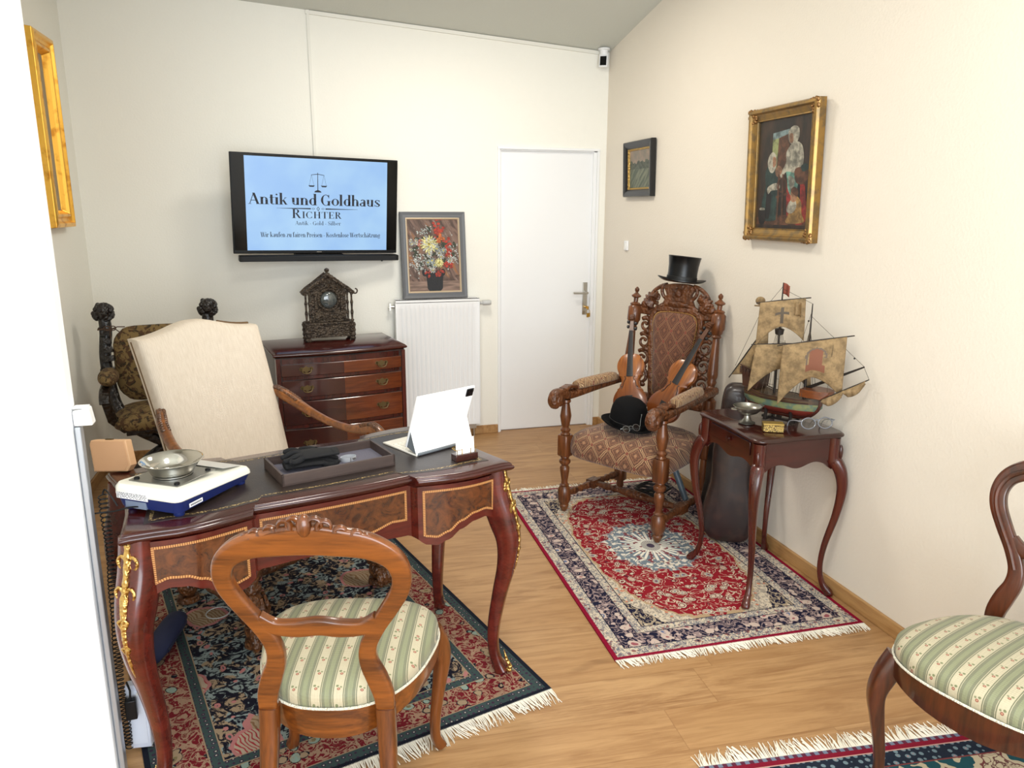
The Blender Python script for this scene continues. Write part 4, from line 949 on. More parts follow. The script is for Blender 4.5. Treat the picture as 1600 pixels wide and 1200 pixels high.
for s in (-1, 1):
    g.add([(U(.497)+s*.045, yy, yl-.004), (U(.497)+s*.045, yy, yl+.004), (U(.497)+s*.25, yy, yl+.0006), (U(.497)+s*.25, yy, yl-.0006)], [(0, 1, 2, 3)])
    for (a, b) in (((.020, 0), (.030, .005)), ((.030, .005), (.040, 0)), ((.040, 0), (.030, -.005)), ((.030, -.005), (.020, 0))):
        g.add([(U(.497)+s*a[0], yy, yl+a[1]-.001), (U(.497)+s*b[0], yy, yl+b[1]-.001), (U(.497)+s*b[0], yy, yl+b[1]+.001), (U(.497)+s*a[0], yy, yl+a[1]+.001)], [(0, 1, 2, 3)])
    g.add([(U(.497), yy, yl+s*.014), (U(.497)+.010, yy, yl), (U(.497)+.006, yy, yl), (U(.497), yy, yl+s*.009)], [(0, 1, 2, 3)]); g.add([(U(.497), yy, yl+s*.014), (U(.497)-.010, yy, yl), (U(.497)-.006, yy, yl), (U(.497), yy, yl+s*.009)], [(0, 1, 2, 3)])
obj('divider_line', g, M_ink, scr, smooth=False)
g = G(); cx = U(.497); t0 = Vv(.165); hb_ = Vv(.365)
g.add([(cx-.0025, yy, hb_+.01), (cx+.0025, yy, hb_+.01), (cx+.0016, yy, t0), (cx-.0016, yy, t0)], [(0, 1, 2, 3)])
g.add([(cx-.022, yy, hb_), (cx+.022, yy, hb_), (cx+.018, yy, hb_+.008), (cx+.004, yy, hb_+.014), (cx-.004, yy, hb_+.014), (cx-.018, yy, hb_+.008)], [(0, 1, 2, 3, 4, 5)])
for s in (-1, 1):
    zb = t0-.014; g.add([(cx, yy, zb+.003), (cx+s*.040, yy, zb-.002), (cx+s*.040, yy, zb+.001), (cx, yy, zb+.007)], [(0, 1, 2, 3)])
    px = cx+s*.038
    for d in (-.014, .014): g.add([(px-.0006, yy, zb), (px+.0006, yy, zb), (px+d+.0006, yy, zb-.062), (px+d-.0006, yy, zb-.062)], [(0, 1, 2, 3)])
    g.add([(px-.020, yy, zb-.062), (px+.020, yy, zb-.062), (px+.012, yy, zb-.071), (px-.012, yy, zb-.071)], [(0, 1, 2, 3)])
obj('scales_emblem', g, M_ink, scr, smooth=False)
g = G(); g.box((0, -.0125, -TH/2+.010), (.03, .001, .003)); obj('brand_mark', g, M_steel, tv, smooth=False)
g = G(); g.box((.0, .06, 0), (.25, .10, .25)); g.box((.02, .10, 0), (.10, .10, .12)); obj('wall_bracket', g, M_tvd, tv)
sb = thing('soundbar', 'slim black soundbar mounted under the television', 'soundbar', (-1.980+.006, -.215, 1.604), .221, rx=.088, ry=.018)
g = G(); g.box((.012, -.004, -TH/2-.027), (TW-.025, .05, .036)); obj('body', g, M_tvd, sb, bevel=.006)
g = G(); g.box((.012, -.0305, -TH/2-.027), (TW-.06, .003, .028)); obj('grille', g, flat('speaker_cloth', (26, 28, 32), .8), sb, smooth=False)
g = G(); g.ell((.40, -.01, -TH/2-.046), (.008, .008, .006), 10); g.box((0, .03, -TH/2-.02), (.3, .05, .03)); obj('bracket', g, M_tvd, sb)

# ------------------------------------------------------------------ frames and pictures
def frame(g, w, h, prof, m=0):
    """prof: (inset, depth) pairs walked across the moulding; the back lies on y=0"""
    rings = []
    for i, d in prof: rings.append([(-w/2+i, -d, -h/2+i), (w/2-i, -d, -h/2+i), (w/2-i, -d, h/2-i), (-w/2+i, -d, h/2-i)])
    g.loft(rings, m, loop=True, cap=False)
def poly(g, pts, y, m): g.add([(x, y, z) for x, z in pts], [tuple(range(len(pts)))], m)
def blob(cx, cz, rx, rz, n=14, rot=0, jit=0, R=random): 
    return [(cx+rx*(1+jit*R.uniform(-1, 1))*math.cos(a)*math.cos(rot)-rz*math.sin(a)*math.sin(rot), cz+rx*math.cos(a)*math.sin(rot)+rz*(1+jit*R.uniform(-1, 1))*math.sin(a)*math.cos(rot)) for a in [2*PI*k/n for k in range(n)]]
# flower painting leaning on the radiator
fp = thing('flower_painting', 'grey-framed painting of a flower bouquet standing on the radiator', 'painting', (-1.242, -.052, 1.282), .019, rx=-.125)
FW, FH = .440, .572
g = G(); frame(g, FW, FH, [(0, -.012), (0, .010), (.004, .014), (.020, .010), (.036, .012), (.040, .009), (.040, -.012)]); obj('frame', g, flat('grey_frame_paint', (96, 98, 102), .45), fp, smooth=False)
g = G(); frame(g, FW-.078, FH-.078, [(0, .0), (0, .010), (.004, .011), (.010, .005), (.012, .0)]); obj('inner_slip', g, flat('pale_gilt', (206, 186, 158), .4, metal=.3), fp, smooth=False)
def bgc(nt):
    x, y, z = xyz(nt); v = vec(nt, x*9+z*5, z*2.2-x*1.0, 0.0)
    c = mix(nt, noise(nt, v, 3, 3, .6, .8).ss(.35, .65), (70, 52, 44), (122, 96, 84)); c = mix(nt, noise(nt, v, 1.6, 2).ss(.58, .7), c, (146, 96, 54)); c = mix(nt, noise(nt, v, 7, 2).ss(.6, .75), c, (150, 132, 122))
    return mix(nt, z.lt(-.17), c, mix(nt, noise(nt, vec(nt, x*4, z*30), 2, 2).ss(.35, .7), (104, 84, 74), (146, 120, 106)))
g = G(); poly(g, [(-.172, -.238), (.172, -.238), (.172, .238), (-.172, .238)], -.002, 0); g.box((0, .002, 0), (.36, .004, .49)); cv = obj('canvas', g, mat('painted_background', bgc, .6), fp, smooth=False)
def pig(n, c, r, sc=95): return mat(n, lambda nt: mix(nt, noise(nt, vec(nt, *xyz(nt)), sc, 3, .6).ss(.38, .66), tuple(v*.62 for v in c), c), r)
pc = [pig('paint_'+n, c, .6) for n, c in (('black', (20, 20, 26)), ('leaf', (58, 66, 44)), ('red', (186, 58, 38)), ('white', (206, 208, 202)), ('yellow', (240, 232, 160)), ('pink', (206, 128, 110)), ('orange', (206, 110, 50)), ('grey', (170, 180, 176)), ('centre', (204, 186, 70)))]
g = G(); R = random.Random(11); y = -.0025; KX = 1.2; KZ_ = -.04
def put(pts, m):
    global y
    y -= .000012; poly(g, [(KX*a, KZ_+(b-KZ_)*KX) for a, b in pts], y, m)
put([(-.06, -.09), (.052, -.09), (.048, -.13), (.044, -.19), (.030, -.205), (-.030, -.205), (-.042, -.19), (-.046, -.13)], 0)
put(blob(-.055, -.10, .016, .022), 0); put(blob(.048, -.10, .014, .020), 0)
for k in range(60):
    a = R.uniform(0, 2*PI); r = R.uniform(0, 1)**.5; put(blob(.0+.125*r*math.cos(a), .02+.12*r*math.sin(a), R.uniform(.008, .020), R.uniform(.004, .010), 8, R.uniform(0, 3)), 1)
def daisy(cx, cz, r, m, mc, n=9):
    for k in range(n): a = 2*PI*k/n+R.uniform(-.1, .1); put(blob(cx+r*.6*math.cos(a), cz+r*.6*math.sin(a), r*.42, r*.17, 8, a), m)
    put(blob(cx, cz, r*.25, r*.25, 8), mc)
for k in range(26): put(blob(.035+R.gauss(0, .014), .155+R.gauss(0, .028)-.02, .010, .008, 7, R.uniform(0, 3)), 2)
for k in range(16): put(blob(.085+R.gauss(0, .014), .03+R.gauss(0, .035), .010, .008, 7, R.uniform(0, 3)), 2)
for k in range(12): put(blob(.070+R.gauss(0, .012), -.055+R.gauss(0, .012), .011, .009, 7, R.uniform(0, 3)), 2)
for k in range(14): put(blob(R.uniform(-.05, .05), -.105+R.gauss(0, .010), .011, .007, 7, R.uniform(0, 3)), 2)
for k in range(10): put(blob(.040+R.gauss(0, .012), .085+R.gauss(0, .010), .010, .009, 7), 6)
for k in range(12): put(blob(-.070+R.gauss(0, .010), .065+R.gauss(0, .010), .013, .011, 8), 5)
for k in range(120): put(blob(-.085+R.gauss(0, .030), -.045+R.gauss(0, .028), .0045, .0035, 6), 3)
for k in range(40): put(blob(.115+R.gauss(0, .018), .0+R.gauss(0, .035), .0035, .005, 6), 3)
for k in range(30): put(blob(-.055+R.gauss(0, .022), .125+R.gauss(0, .014), .006, .003, 6, R.uniform(0, 3)), 7 if k % 2 else 3)
for k in range(6): daisy(-.115+R.uniform(-.015, .02), .055+R.uniform(-.03, .03), .013, 3, 8, 7)
for cx_, cz_ in ((-.025, .0), (.03, .005), (-.012, -.035), (.0, -.06), (.02, .03), (.055, .02), (.04, -.015), (-.035, -.045), (.09, -.035), (-.01, -.088), (.01, .045)): daisy(cx_, cz_, .019, 7 if R.random() < .4 else 3, 8)
for rr, mm in ((.050, 4), (.036, 4), (.022, 4)):
    for k in range(18): a = 2*PI*k/18+rr*30; put(blob(-.025+rr*.6*math.cos(a), .055+rr*.6*math.sin(a), rr*.46, rr*.11, 8, a), 4 if (k+int(rr*1000)) % 3 else 3)
put(blob(-.025, .055, .008, .008), 8)
for k in range(14): a = 2*PI*k/14; put(blob(.028+.015*math.cos(a), -.048+.015*math.sin(a), .012, .004, 8, a), 4)
put(blob(.028, -.048, .006, .006), 8)
for k in range(4): put([(.118+k*.006, -.125), (.121+k*.006, -.125), (.124+k*.006, -.116), (.122+k*.006, -.116)], 0)
obj('painted_bouquet', g, pc, cv, smooth=False)
# gilt-framed genre picture on the right wall
gp = thing('figure_painting', 'gilt-framed painting of two women and a child on the right wall', 'painting', (-.008, -2.100, 1.740), D(-90), rx=.03)
PW, PH = .498, .585
g = G(); frame(g, PW, PH, [(0, 0), (0, .032), (.006, .044), (.018, .046), (.026, .036), (.034, .030), (.050, .024), (.056, .026), (.058, 0)])
obj('frame', g, mat('old_gilt', lambda nt: mix(nt, noise(nt, vec(nt, *xyz(nt)), 30, 3).ss(.4, .7), (160, 126, 72), (124, 104, 74)), .34, metal=.75), gp, smooth=False, bevel=.002)
g = G(); frame(g, PW-.068, PH-.068, [(0, .020), (0, .0265), (.018, .0215), (.019, .010)]); obj('pale_moulding', g, flat('rubbed_gilt', (204, 176, 138), .4, metal=.4), gp, smooth=False)
for sx in (-1, 1):
    for sz in (-1, 1):
        g = G(); R = random.Random(9)
        for k in range(26):
            u_, v_ = R.uniform(0, .062), R.uniform(0, .062)
            if u_+v_ > .085: continue
            g.ell((sx*(PW/2-.004-u_), -.040+.012*(u_+v_)/.1, sz*(PH/2-.004-v_)), (R.uniform(.006, .011), .008, R.uniform(.006, .011)), 8)
        obj('corner_ornament', g, flat('dark_gilt_%d%d' % (sx, sz), (140, 104, 62), .4, metal=.7), gp)
def dk(nt):
    x, y, z = xyz(nt); return mix(nt, noise(nt, vec(nt, x*14, z*5), 1.5, 4, .6).ss(.35, .7), (26, 20, 15), (58, 40, 27))
g = G(); poly(g, [(-.195, -.24), (.195, -.24), (.195, .24), (-.195, .24)], -.016, 0); g.box((0, -.008, 0), (.42, .012, .50)); cv = obj('canvas', g, mat('dark_painted_ground', dk, .4), gp, smooth=False)
pg = [pig('oil_'+n, c, .4, 28) for n, c in (('green', (38, 62, 56)), ('white', (176, 170, 152)), ('skin', (160, 116, 86)), ('teal', (110, 156, 140)), ('red', (146, 44, 34)), ('ochre', (166, 128, 72)), ('sky', (120, 140, 140)), ('brown', (98, 62, 40)), ('dark', (28, 22, 20)), ('landscape', (140, 146, 96)), ('shade', (150, 146, 130)))]
g = G(); y = -.0165; KX = 1.0; KZ_ = 0
def P2(u, v): return (-.19+.38*u, .235-.47*v)
def sh_(pts, m): put([P2(*p) for p in spl(pts, 4, True)], m)
put([P2(*p) for p in ((.28, .12), (.60, .12), (.60, .48), (.28, .48))], 7); put([P2(*p) for p in ((.28, .14), (.40, .14), (.38, .48), (.28, .48))], 9); put([P2(*p) for p in ((.28, .12), (.60, .10), (.60, .14), (.40, .17), (.28, .18))], 6)
sh_([(.38, .06), (.45, .02), (.62, .03), (.66, .08), (.52, .10)], 8)
put([P2(*p) for p in ((.02, .97), (.98, .97), (.98, .86), (.5, .88), (.02, .9))], 7)
sh_([(.20, .42), (.32, .40), (.40, .50), (.44, .62), (.46, .80), (.44, .92), (.14, .92), (.12, .75), (.18, .62), (.16, .50)], 0)
sh_([(.22, .60), (.30, .70), (.28, .90), (.20, .88)], 8)
sh_([(.22, .33), (.29, .29), (.36, .33), (.37, .42), (.32, .48), (.25, .47), (.20, .40)], 1); put([P2(*p) for p in spl([(.30, .34), (.36, .35), (.365, .41), (.31, .43)], 4, True)], 2)
sh_([(.22, .62), (.36, .58), (.46, .60), (.44, .64), (.30, .65), (.24, .68)], 1)
sh_([(.62, .54), (.80, .52), (.92, .60), (.97, .93), (.66, .93), (.60, .70)], 4); sh_([(.80, .60), (.84, .60), (.86, .90), (.80, .90)], 8)
sh_([(.58, .46), (.78, .46), (.80, .62), (.72, .72), (.62, .64), (.60, .56)], 3); sh_([(.62, .52), (.74, .56), (.70, .66), (.64, .60)], 10)
sh_([(.56, .30), (.70, .22), (.84, .26), (.88, .40), (.80, .50), (.58, .48), (.50, .54), (.46, .50), (.56, .40)], 1); sh_([(.68, .30), (.76, .34), (.74, .44), (.66, .42)], 10)
sh_([(.58, .12), (.66, .08), (.76, .10), (.78, .18), (.70, .25), (.62, .23), (.58, .18)], 1); sh_([(.60, .15), (.66, .15), (.67, .22), (.61, .22)], 2)
sh_([(.36, .46), (.42, .42), (.50, .46), (.44, .52), (.38, .51)], 2); sh_([(.74, .46), (.96, .46), (.98, .54), (.90, .60), (.76, .58)], 7); sh_([(.84, .44), (.94, .42), (.97, .47), (.88, .49)], 0)
put([P2(*p) for p in ((.42, .50), (.45, .50), (.46, .92), (.42, .92))], 7); put([P2(*p) for p in ((.50, .50), (.53, .50), (.55, .92), (.52, .92))], 7); put([P2(*p) for p in ((.40, .70), (.62, .67), (.62, .69), (.40, .72))], 7)
for k in range(20): a0, a1 = 2*PI*k/20, 2*PI*(k+1)/20; put([P2(.5+.10*math.cos(a0), .60+.07*math.sin(a0)), P2(.5+.10*math.cos(a1), .60+.07*math.sin(a1)), P2(.5+.085*math.cos(a1), .60+.057*math.sin(a1)), P2(.5+.085*math.cos(a0), .60+.057*math.sin(a0))], 7)
sh_([(.68, .74), (.78, .70), (.88, .76), (.90, .86), (.94, .94), (.62, .95), (.66, .86)], 5); sh_([(.66, .76), (.76, .73), (.80, .80), (.72, .86), (.62, .84)], 1); sh_([(.68, .67), (.74, .64), (.80, .68), (.78, .75), (.70, .75)], 2); sh_([(.68, .66), (.74, .62), (.82, .66), (.80, .71)], 7)
sh_([(.06, .84), (.12, .80), (.20, .84), (.21, .92), (.16, .97), (.09, .96), (.06, .90)], 8); sh_([(.08, .83), (.18, .83), (.17, .81), (.09, .81)], 10)
obj('painted_figures', g, pg, cv, smooth=False)
# small dark landscape
lp_ = thing('landscape_painting', 'small landscape picture in a black frame near the door', 'painting', (-.004, -.590, 1.836), D(-90), rx=.03)
g = G(); frame(g, .412, .340, [(0, 0), (0, .030), (.005, .036), (.030, .030), (.042, .022), (.046, .018), (.046, 0)]); obj('frame', g, flat('black_frame', (22, 22, 24), .3), lp_, smooth=False, bevel=.001)
g = G(); frame(g, .322, .250, [(0, .008), (0, .020), (.010, .014), (.012, .008)]); obj('gilt_slip', g, M_gilt, lp_, smooth=False)
def lsc(nt):
    x, y, z = xyz(nt); n = noise(nt, vec(nt, x*12, z*12), 1.4, 4, .6); h = z+(n-.5)*.10
    c = mix(nt, n.ss(.3, .7), (120, 116, 106), (152, 132, 116)); c = mix(nt, h.lt(.045), c, mix(nt, noise(nt, vec(nt, x*40, z*40), 1, 3).ss(.4, .6), (60, 66, 56), (84, 90, 76)))
    return mix(nt, z.lt(.0), c, mix(nt, noise(nt, vec(nt, x*30-z*30, z*12), 1, 3).ss(.4, .65), (74, 84, 70), (118, 122, 102)))
g = G(); poly(g, [(-.15, -.115), (.15, -.115), (.15, .115), (-.15, .115)], -.010, 0); g.box((0, -.005, 0), (.32, .008, .25)); obj('canvas', g, mat('landscape_oils', lsc, .5), lp_, smooth=False)
# gilt frame on the left wall
gf = thing('gilt_picture', 'large picture in a wide gold frame on the left wall', 'picture', (RL+.002, -.565, 1.960), D(90), rx=.0)
g = G(); frame(g, .350, .955, [(0, 0), (0, .022), (.003, .054), (.022, .060), (.032, .046), (.046, .040), (.058, .050), (.070, .052), (.078, .036), (.088, .020), (.092, 0)]); obj('frame', g, mat('bright_gilding', lambda nt: mix(nt, noise(nt, vec(nt, *xyz(nt)), 16, 3).ss(.5, .75), (240, 186, 80), (196, 130, 44)), .30, metal=.8), gf, smooth=False, bevel=.003)
g = G(); g.box((0, -.009, 0), (.18, .01, .79)); obj('canvas', g, flat('muted_canvas', (150, 140, 120), .6), gf, smooth=False)

# ------------------------------------------------------------------ mantel clock on the chest
M_bz = mat('dark_bronze', lambda nt: mix(nt, noise(nt, vec(nt, *xyz(nt)), 40, 3).ss(.35, .7), (84, 72, 60), (52, 43, 36)), .45, metal=.3, bump=carve(85), bstr=.9)
mc = thing('mantel_clock', 'house-shaped dark bronze mantel clock standing on the chest of drawers', 'clock', (-1.958, -.350, .7915), D(8))
g = G(); g.box((0, 0, .068), (.270, .110, .080)); g.box((0, 0, .110), (.286, .122, .010)); g.box((0, 0, .028), (.286, .122, .010))
for sx in (-1, 1):
    for sy in (-1, 1):
        g.lathe(balus(0, .11, [(0, .014), (.1, .020), (.2, .014), (.3, .020), (.45, .016), (.55, .021), (.7, .016), (.85, .022), (1, .016)]), 12, at=(sx*.135, sy*.055, 0))
obj('base', g, M_bz, mc, bevel=.001)
g = G(); rof = [(-.106, .115), (.106, .115), (.106, .318), (.0, .398), (-.106, .318)]; g.loft([[(x, yy_, z) for x, z in rof] for yy_ in (-.035, .035)])
g.box((0, -.038, .155), (.150, .008, .035)); g.box((0, -.040, .125), (.17, .012, .014))
for sx in (-1, 1): g.box((sx*.078, -.040, .215), (.014, .010, .15)); g.bar([(sx*.10, -.042, .128), (sx*.082, -.045, .150), (sx*.06, -.044, .128)], .012, .012, (0, 1, 0)); 
g.tube([(.064*math.cos(a), -.040, .252+.064*math.sin(a)) for a in [k*PI/12 for k in range(24)]], .007, 8, True)
g.ell((0, -.040, .335), (.014, .008, .018), 10); g.tube(spl([(-.05, -.040, .315), (-.02, -.044, .330), (0, -.044, .350), (.02, -.044, .330), (.05, -.040, .315)], 4), .005, 6)
obj('case', g, M_bz, mc, bevel=.001)
g = G()
for sx in (-1, 1):
    q = [(sx*.152, .288), (sx*.120, .318), (sx*.08, .345), (sx*.04, .375), (0, .405)]
    for yy_ in (-.045, .045): g.bar([(x, yy_, z) for x, z in q], .020, .022, (0, 1, 0))
    g.bar([(x, 0, z-.004) for x, z in q], .09, .010, (0, 1, 0))
    for k in range(9): t = k/8; g.ell((sx*(.150-.145*t), -.050, .295+.112*t), (.008, .008, .010), 7)
g.lathe([(.010, 0), (.006, .012), (.014, .018), (.015, .030), (.008, .036), (.001, .038)], 12, at=(0, -.02, .405))
g.tube([(.150+.016+.016*math.cos(a)*(1-.3*k/10), -.03, .300+.018*math.sin(a)*(1-.3*k/10)) for k, a in enumerate([PI+j*PI/6 for j in range(10)])], .0045, 6)
obj('roof', g, M_bz, mc)
for sx in (-1, 1):
    for dx, yy_ in ((.138, -.045), (.115, -.030)):
        g = G(); z0, z1 = .115, .305; g.lathe(balus(z0, z1, [(0, .010), (.05, .012), (.08, .006), (.2, .007), (.3, .010), (.4, .006), (.55, .007), (.62, .010), (.7, .006), (.85, .006), (.92, .010), (1, .010)]), 10, at=(sx*dx, yy_, 0)); obj('column', g, M_bz, mc)
g = G(); g.turned((0, -.036, .252), (0, -.046, .252), [(0, .050), (.6, .050), (1, .046)], 28); dl = obj('dial', g, flat('dark_dial', (60, 64, 62), .4, metal=.3), mc)
g = G(); g.ell((0, -.044, .252), (.045, .012, .045), 24); obj('glass', g, flat('clock_glass', (70, 76, 76), .05, coat=1.0), dl)

# ------------------------------------------------------------------ hats
M_silk = flat('black_silk', (7, 8, 11), .3, spec=.35); M_felt = flat('black_felt', (8, 8, 10), .9, spec=.2); M_ribbon = flat('black_ribbon', (8, 8, 10), .5)
def brim(g, rx, ry, r0, z, up, th=.005, n=40):
    rings = []
    for t in (0, .3, .6, .85, 1.0):
        rings.append([((r0+(rx-r0)*t)*math.cos(a), (r0+(ry-r0)*t)*math.sin(a), z+up*t*t*(.35+.65*math.cos(a)**2)) for a in [2*PI*k/n for k in range(n)]])
    low = [[(x, y, zz-th) for x, y, zz in r] for r in reversed(rings)]
    g.loft(rings+low, loop=True, cap=False)
th_ = thing('top_hat', 'black silk top hat resting on the carved crest of the tall chair', 'hat', (-.150, -1.462, 1.208), D(-20), rx=D(-2), ry=D(6))
g = G(); g.lathe([(.080, 0), (.079, .02), (.077, .05), (.079, .09), (.085, .13), (.087, .133), (.084, .137), (.0, .138)], 40); obj('crown', g, M_silk, th_, angle=50)
g = G(); brim(g, .128, .108, .078, .004, .020); obj('brim', g, M_silk, th_)
g = G(); g.lathe([(.0805, .004), (.0805, .03), (.079, .031), (.079, .004)], 40); obj('hat_band', g, M_ribbon, th_)
bh = thing('bowler_hat', 'black felt bowler hat with curled brim lying on the tall chair seat', 'hat', (-.530, -1.684, .507), D(5), rx=D(5), ry=D(3)); bh.scale = (1.10, 1.10, 1.08)
g = G(); rings = []
for r, z in ((1, 0), (1.0, .03), (.985, .055), (.93, .085), (.80, .110), (.6, .124), (.35, .131), (.1, .133)): rings.append([(.084*r*math.cos(a), .100*r*math.sin(a), z) for a in [2*PI*k/36 for k in range(36)]])
g.loft(rings); obj('crown', g, M_felt, bh, angle=80)
g = G(); brim(g, .124, .138, .080, .003, .022); obj('brim', g, M_felt, bh)
g = G(); g.loft([[((.084+e)*math.cos(a), (.100+e)*math.sin(a), z) for a in [2*PI*k/36 for k in range(36)]] for e, z in ((.001, .004), (.002, .028), (.0, .029))], cap=False); obj('hat_band', g, M_ribbon, bh)
M_wire = flat('silver_wire', (150, 156, 160), .3, metal=.9); M_lens = mat('lens_glass', (236, 240, 240), .02, trans=1.0, spec=.5, alpha=.35)
sp = thing('spectacles', 'round wire spectacles leaning on the brim of the bowler hat', 'spectacles', (-.590, -1.858, .541), D(12), rx=D(-35))
for sx in (-1, 1):
    g = G(); g.tube([(sx*.030+.020*math.cos(a), 0, .017*math.sin(a)) for a in [2*PI*k/20 for k in range(20)]], .0015, 6, True)
    g.tube([(sx*.050, 0, .004), (sx*.056, .0, .006)], .0018, 6); obj('rim', g, M_wire, sp)
    g = G(); g.turned((sx*.030, -.0004, 0), (sx*.030, .0004, 0), [(0, .0195), (1, .0195)], 20); obj('lens', g, M_lens, sp)
g = G(); g.tube(spl([(-.011, 0, .006), (-.005, 0, .012), (.005, 0, .012), (.011, 0, .006)], 4), .0015, 6); obj('bridge', g, M_wire, sp)
for sx in (-1, 1):
    g = G(); g.tube(spl([(.056, 0, .006), (.072, .002, .036), (.088, .0, .062), (.092, .012, .064)] if sx > 0 else [(-.056, 0, .006), (-.058, .004, .004), (-.010, .006, .001), (.045, .006, -.006)], 5), .0013, 6); obj('temple', g, M_wire, sp)

# ------------------------------------------------------------------ violins
W_vio = mat('violin_varnish', lambda nt: mix(nt, noise(nt, vec(nt, xyz(nt)[0]*60, xyz(nt)[1]*60, xyz(nt)[2]*3), 1.6, 3).ss(.35, .7), mix(nt, xyz(nt)[2].ss(.05, .30), (112, 56, 22), (156, 92, 36)), (112, 58, 22)), .3, coat=.3)
M_ebony = flat('ebony', (34, 32, 34), .38)
def violin(label, P0, P1, face):
    P0, P1, face = V3(P0), V3(P1), V3(face); Z = (P1-P0).normalized(); Y = -(face-Z*face.dot(Z)).normalized(); Xv = Y.cross(Z)
    r = thing('violin', label, 'violin', P0); r.scale = (.86, .95, .95); r.rotation_euler = Matrix((Xv, Y, Z)).transposed().to_euler(); r['group'] = 'violins on the tall chair'
    hw = spl([(0, .0), (.004, .045), (.015, .075), (.045, .100), (.085, .104), (.120, .092), (.140, .078), (.146, .079), (.150, .070), (.175, .056), (.200, .055), (.222, .066), (.226, .074), (.234, .071), (.265, .083), (.300, .082), (.335, .062), (.350, .035), (.354, .0)], 3)
    out = [(w, z) for z, w in hw]+[(-w, z) for z, w in reversed(hw[1:-1])]
    g = G(); sc_ = lambda s: [(x*s, .177+(z-.177)*(1-(1-s)*.6)) for x, z in out]
    R_ = lambda s, yv: [(x, yv, z) for x, z in sc_(s)]
    g.loft([R_(.05, .024), R_(.6, .022), R_(.93, .016), R_(1.0, .015), R_(1.0, .010), R_(.965, .010), R_(.965, -.014), R_(1.0, -.014), R_(1.0, -.018), R_(.93, -.021), R_(.75, -.027), R_(.4, -.031), R_(.05, -.032)])
    bd = obj('body', g, W_vio, r, angle=50)
    for sx in (-1, 1):
        g = G(); q = spl([(sx*.030, -.0300, .215), (sx*.024, -.0306, .205), (sx*.034, -.0300, .190), (sx*.040, -.0290, .170), (sx*.046, -.0280, .150), (sx*.054, -.0262, .145), (sx*.050, -.0270, .158)], 4); g.tube(q, [.0022]*len(q), 6); g.ell(q[0], (.004, .002, .004), 8); g.ell(q[-1], (.004, .002, .004), 8); obj('f_hole', g, M_ebony, bd)
    g = G(); g.loft([[(-.013, -.020, .34), (.013, -.020, .34), (.010, .008, .34), (-.010, .008, .34)], [(-.012, -.020, .42), (.012, -.020, .42), (.009, .0, .42), (-.009, .0, .42)], [(-.012, -.020, .49), (.012, -.020, .49), (.010, .004, .49), (-.010, .004, .49)]])
    obj('neck', g, W_vio, r, angle=50); g = G()
    g.loft([[(-.014, -.020, .488), (.014, -.020, .488), (.013, .006, .488), (-.013, .006, .488)], [(-.010, -.006, .56), (.010, -.006, .56), (.009, .016, .56), (-.009, .016, .56)]])
    for a in range(14): t = a/13; an = PI*.5+t*PI*2.6; rr = .019*(1-.6*t); g.turned((-.014+.006*t, .004+rr*math.cos(an), .575-.004+rr*math.sin(an)), (.014-.006*t, .004+rr*math.cos(an), .575-.004+rr*math.sin(an)), [(0, .006), (1, .006)], 8)
    obj('scroll', g, flat('dark_scroll_%d' % len(MATS), (84, 46, 22), .35), r, angle=50)
    g = G(); g.loft([[(-.021, -.034, .215), (0, -.038, .215), (.021, -.034, .215), (.019, -.030, .215), (-.019, -.030, .215)], [(-.012, -.023, .490), (0, -.026, .490), (.012, -.023, .490), (.011, -.019, .490), (-.011, -.019, .490)]]); obj('fingerboard', g, M_ebony, r, angle=50)
    for k, (zz, sx) in enumerate(((.505, 1), (.520, -1), (.537, 1), (.550, -1))):
        g = G(); g.turned((sx*-.014, -.006+.005*k/3, zz), (sx*.034, -.006+.005*k/3, zz), [(0, .003), (.6, .004), (.68, .010), (.9, .010), (1, .003)], 10); obj('peg', g, M_ebony, r)
    g = G(); g.loft([[(-.022, -.036, .105), (.022, -.036, .105), (.022, -.030, .105), (-.022, -.030, .105)], [(-.010, -.034, .005), (.010, -.034, .005), (.010, -.026, .005), (-.010, -.026, .005)]]); obj('tailpiece', g, M_ebony, r)
    return r
def tl(x, y, z): c_, s_ = math.cos(TA), math.sin(TA); return (-.45+x*c_-y*s_, -1.65+x*s_+y*c_, z)
violin('violin standing upright behind the bowler hat, leaning on the left of the backrest', tl(-.085, .040, .520), tl(-.235, .255, 1.03), (-.62, -.78, .3))
violin('violin leaning diagonally against the right side of the lattice backrest', tl(.085, .040, .528), tl(.245, .235, 1.01), (-.80, -.60, .35))

# ------------------------------------------------------------------ ship model
sh0 = thing('ship_model', 'antique sailing ship model with parchment sails on the side table', 'model ship', (-.186, -2.472, .7205), D(-62))
W_hull = wood('ship_planks', (92, 52, 28), (50, 30, 20), 0, .45, .2, 2); W_spar = wood('ship_spars', (56, 42, 32), (34, 26, 20), 2, .6, 0, 2)
def hullsec(x):
    t = (x+.165)/.33; wmax = .058*(1-max(0, (t-.45)/.55)**2.4)*(1-.35*max(0, (.3-t)/.3)**1.5)
    keel = .034+.05*max(0, (t-.72)/.28)**2+.03*max(0, (.2-t)/.2)**2; top = .110+.035*max(0, (.28-t)/.28)**1.2+.020*max(0, (t-.75)/.25)
    ring = []
    for k in range(13): a = PI*k/12; ring.append((x, -wmax*math.cos(a)*(1 if k in (0, 12) else 1.0), keel+(top-keel)*(1-math.sin(a)**.75)))
    return ring
g = G(); secs = [hullsec(-.165+.33*i/22) for i in range(23)]; secs = [s_ for s_ in secs]
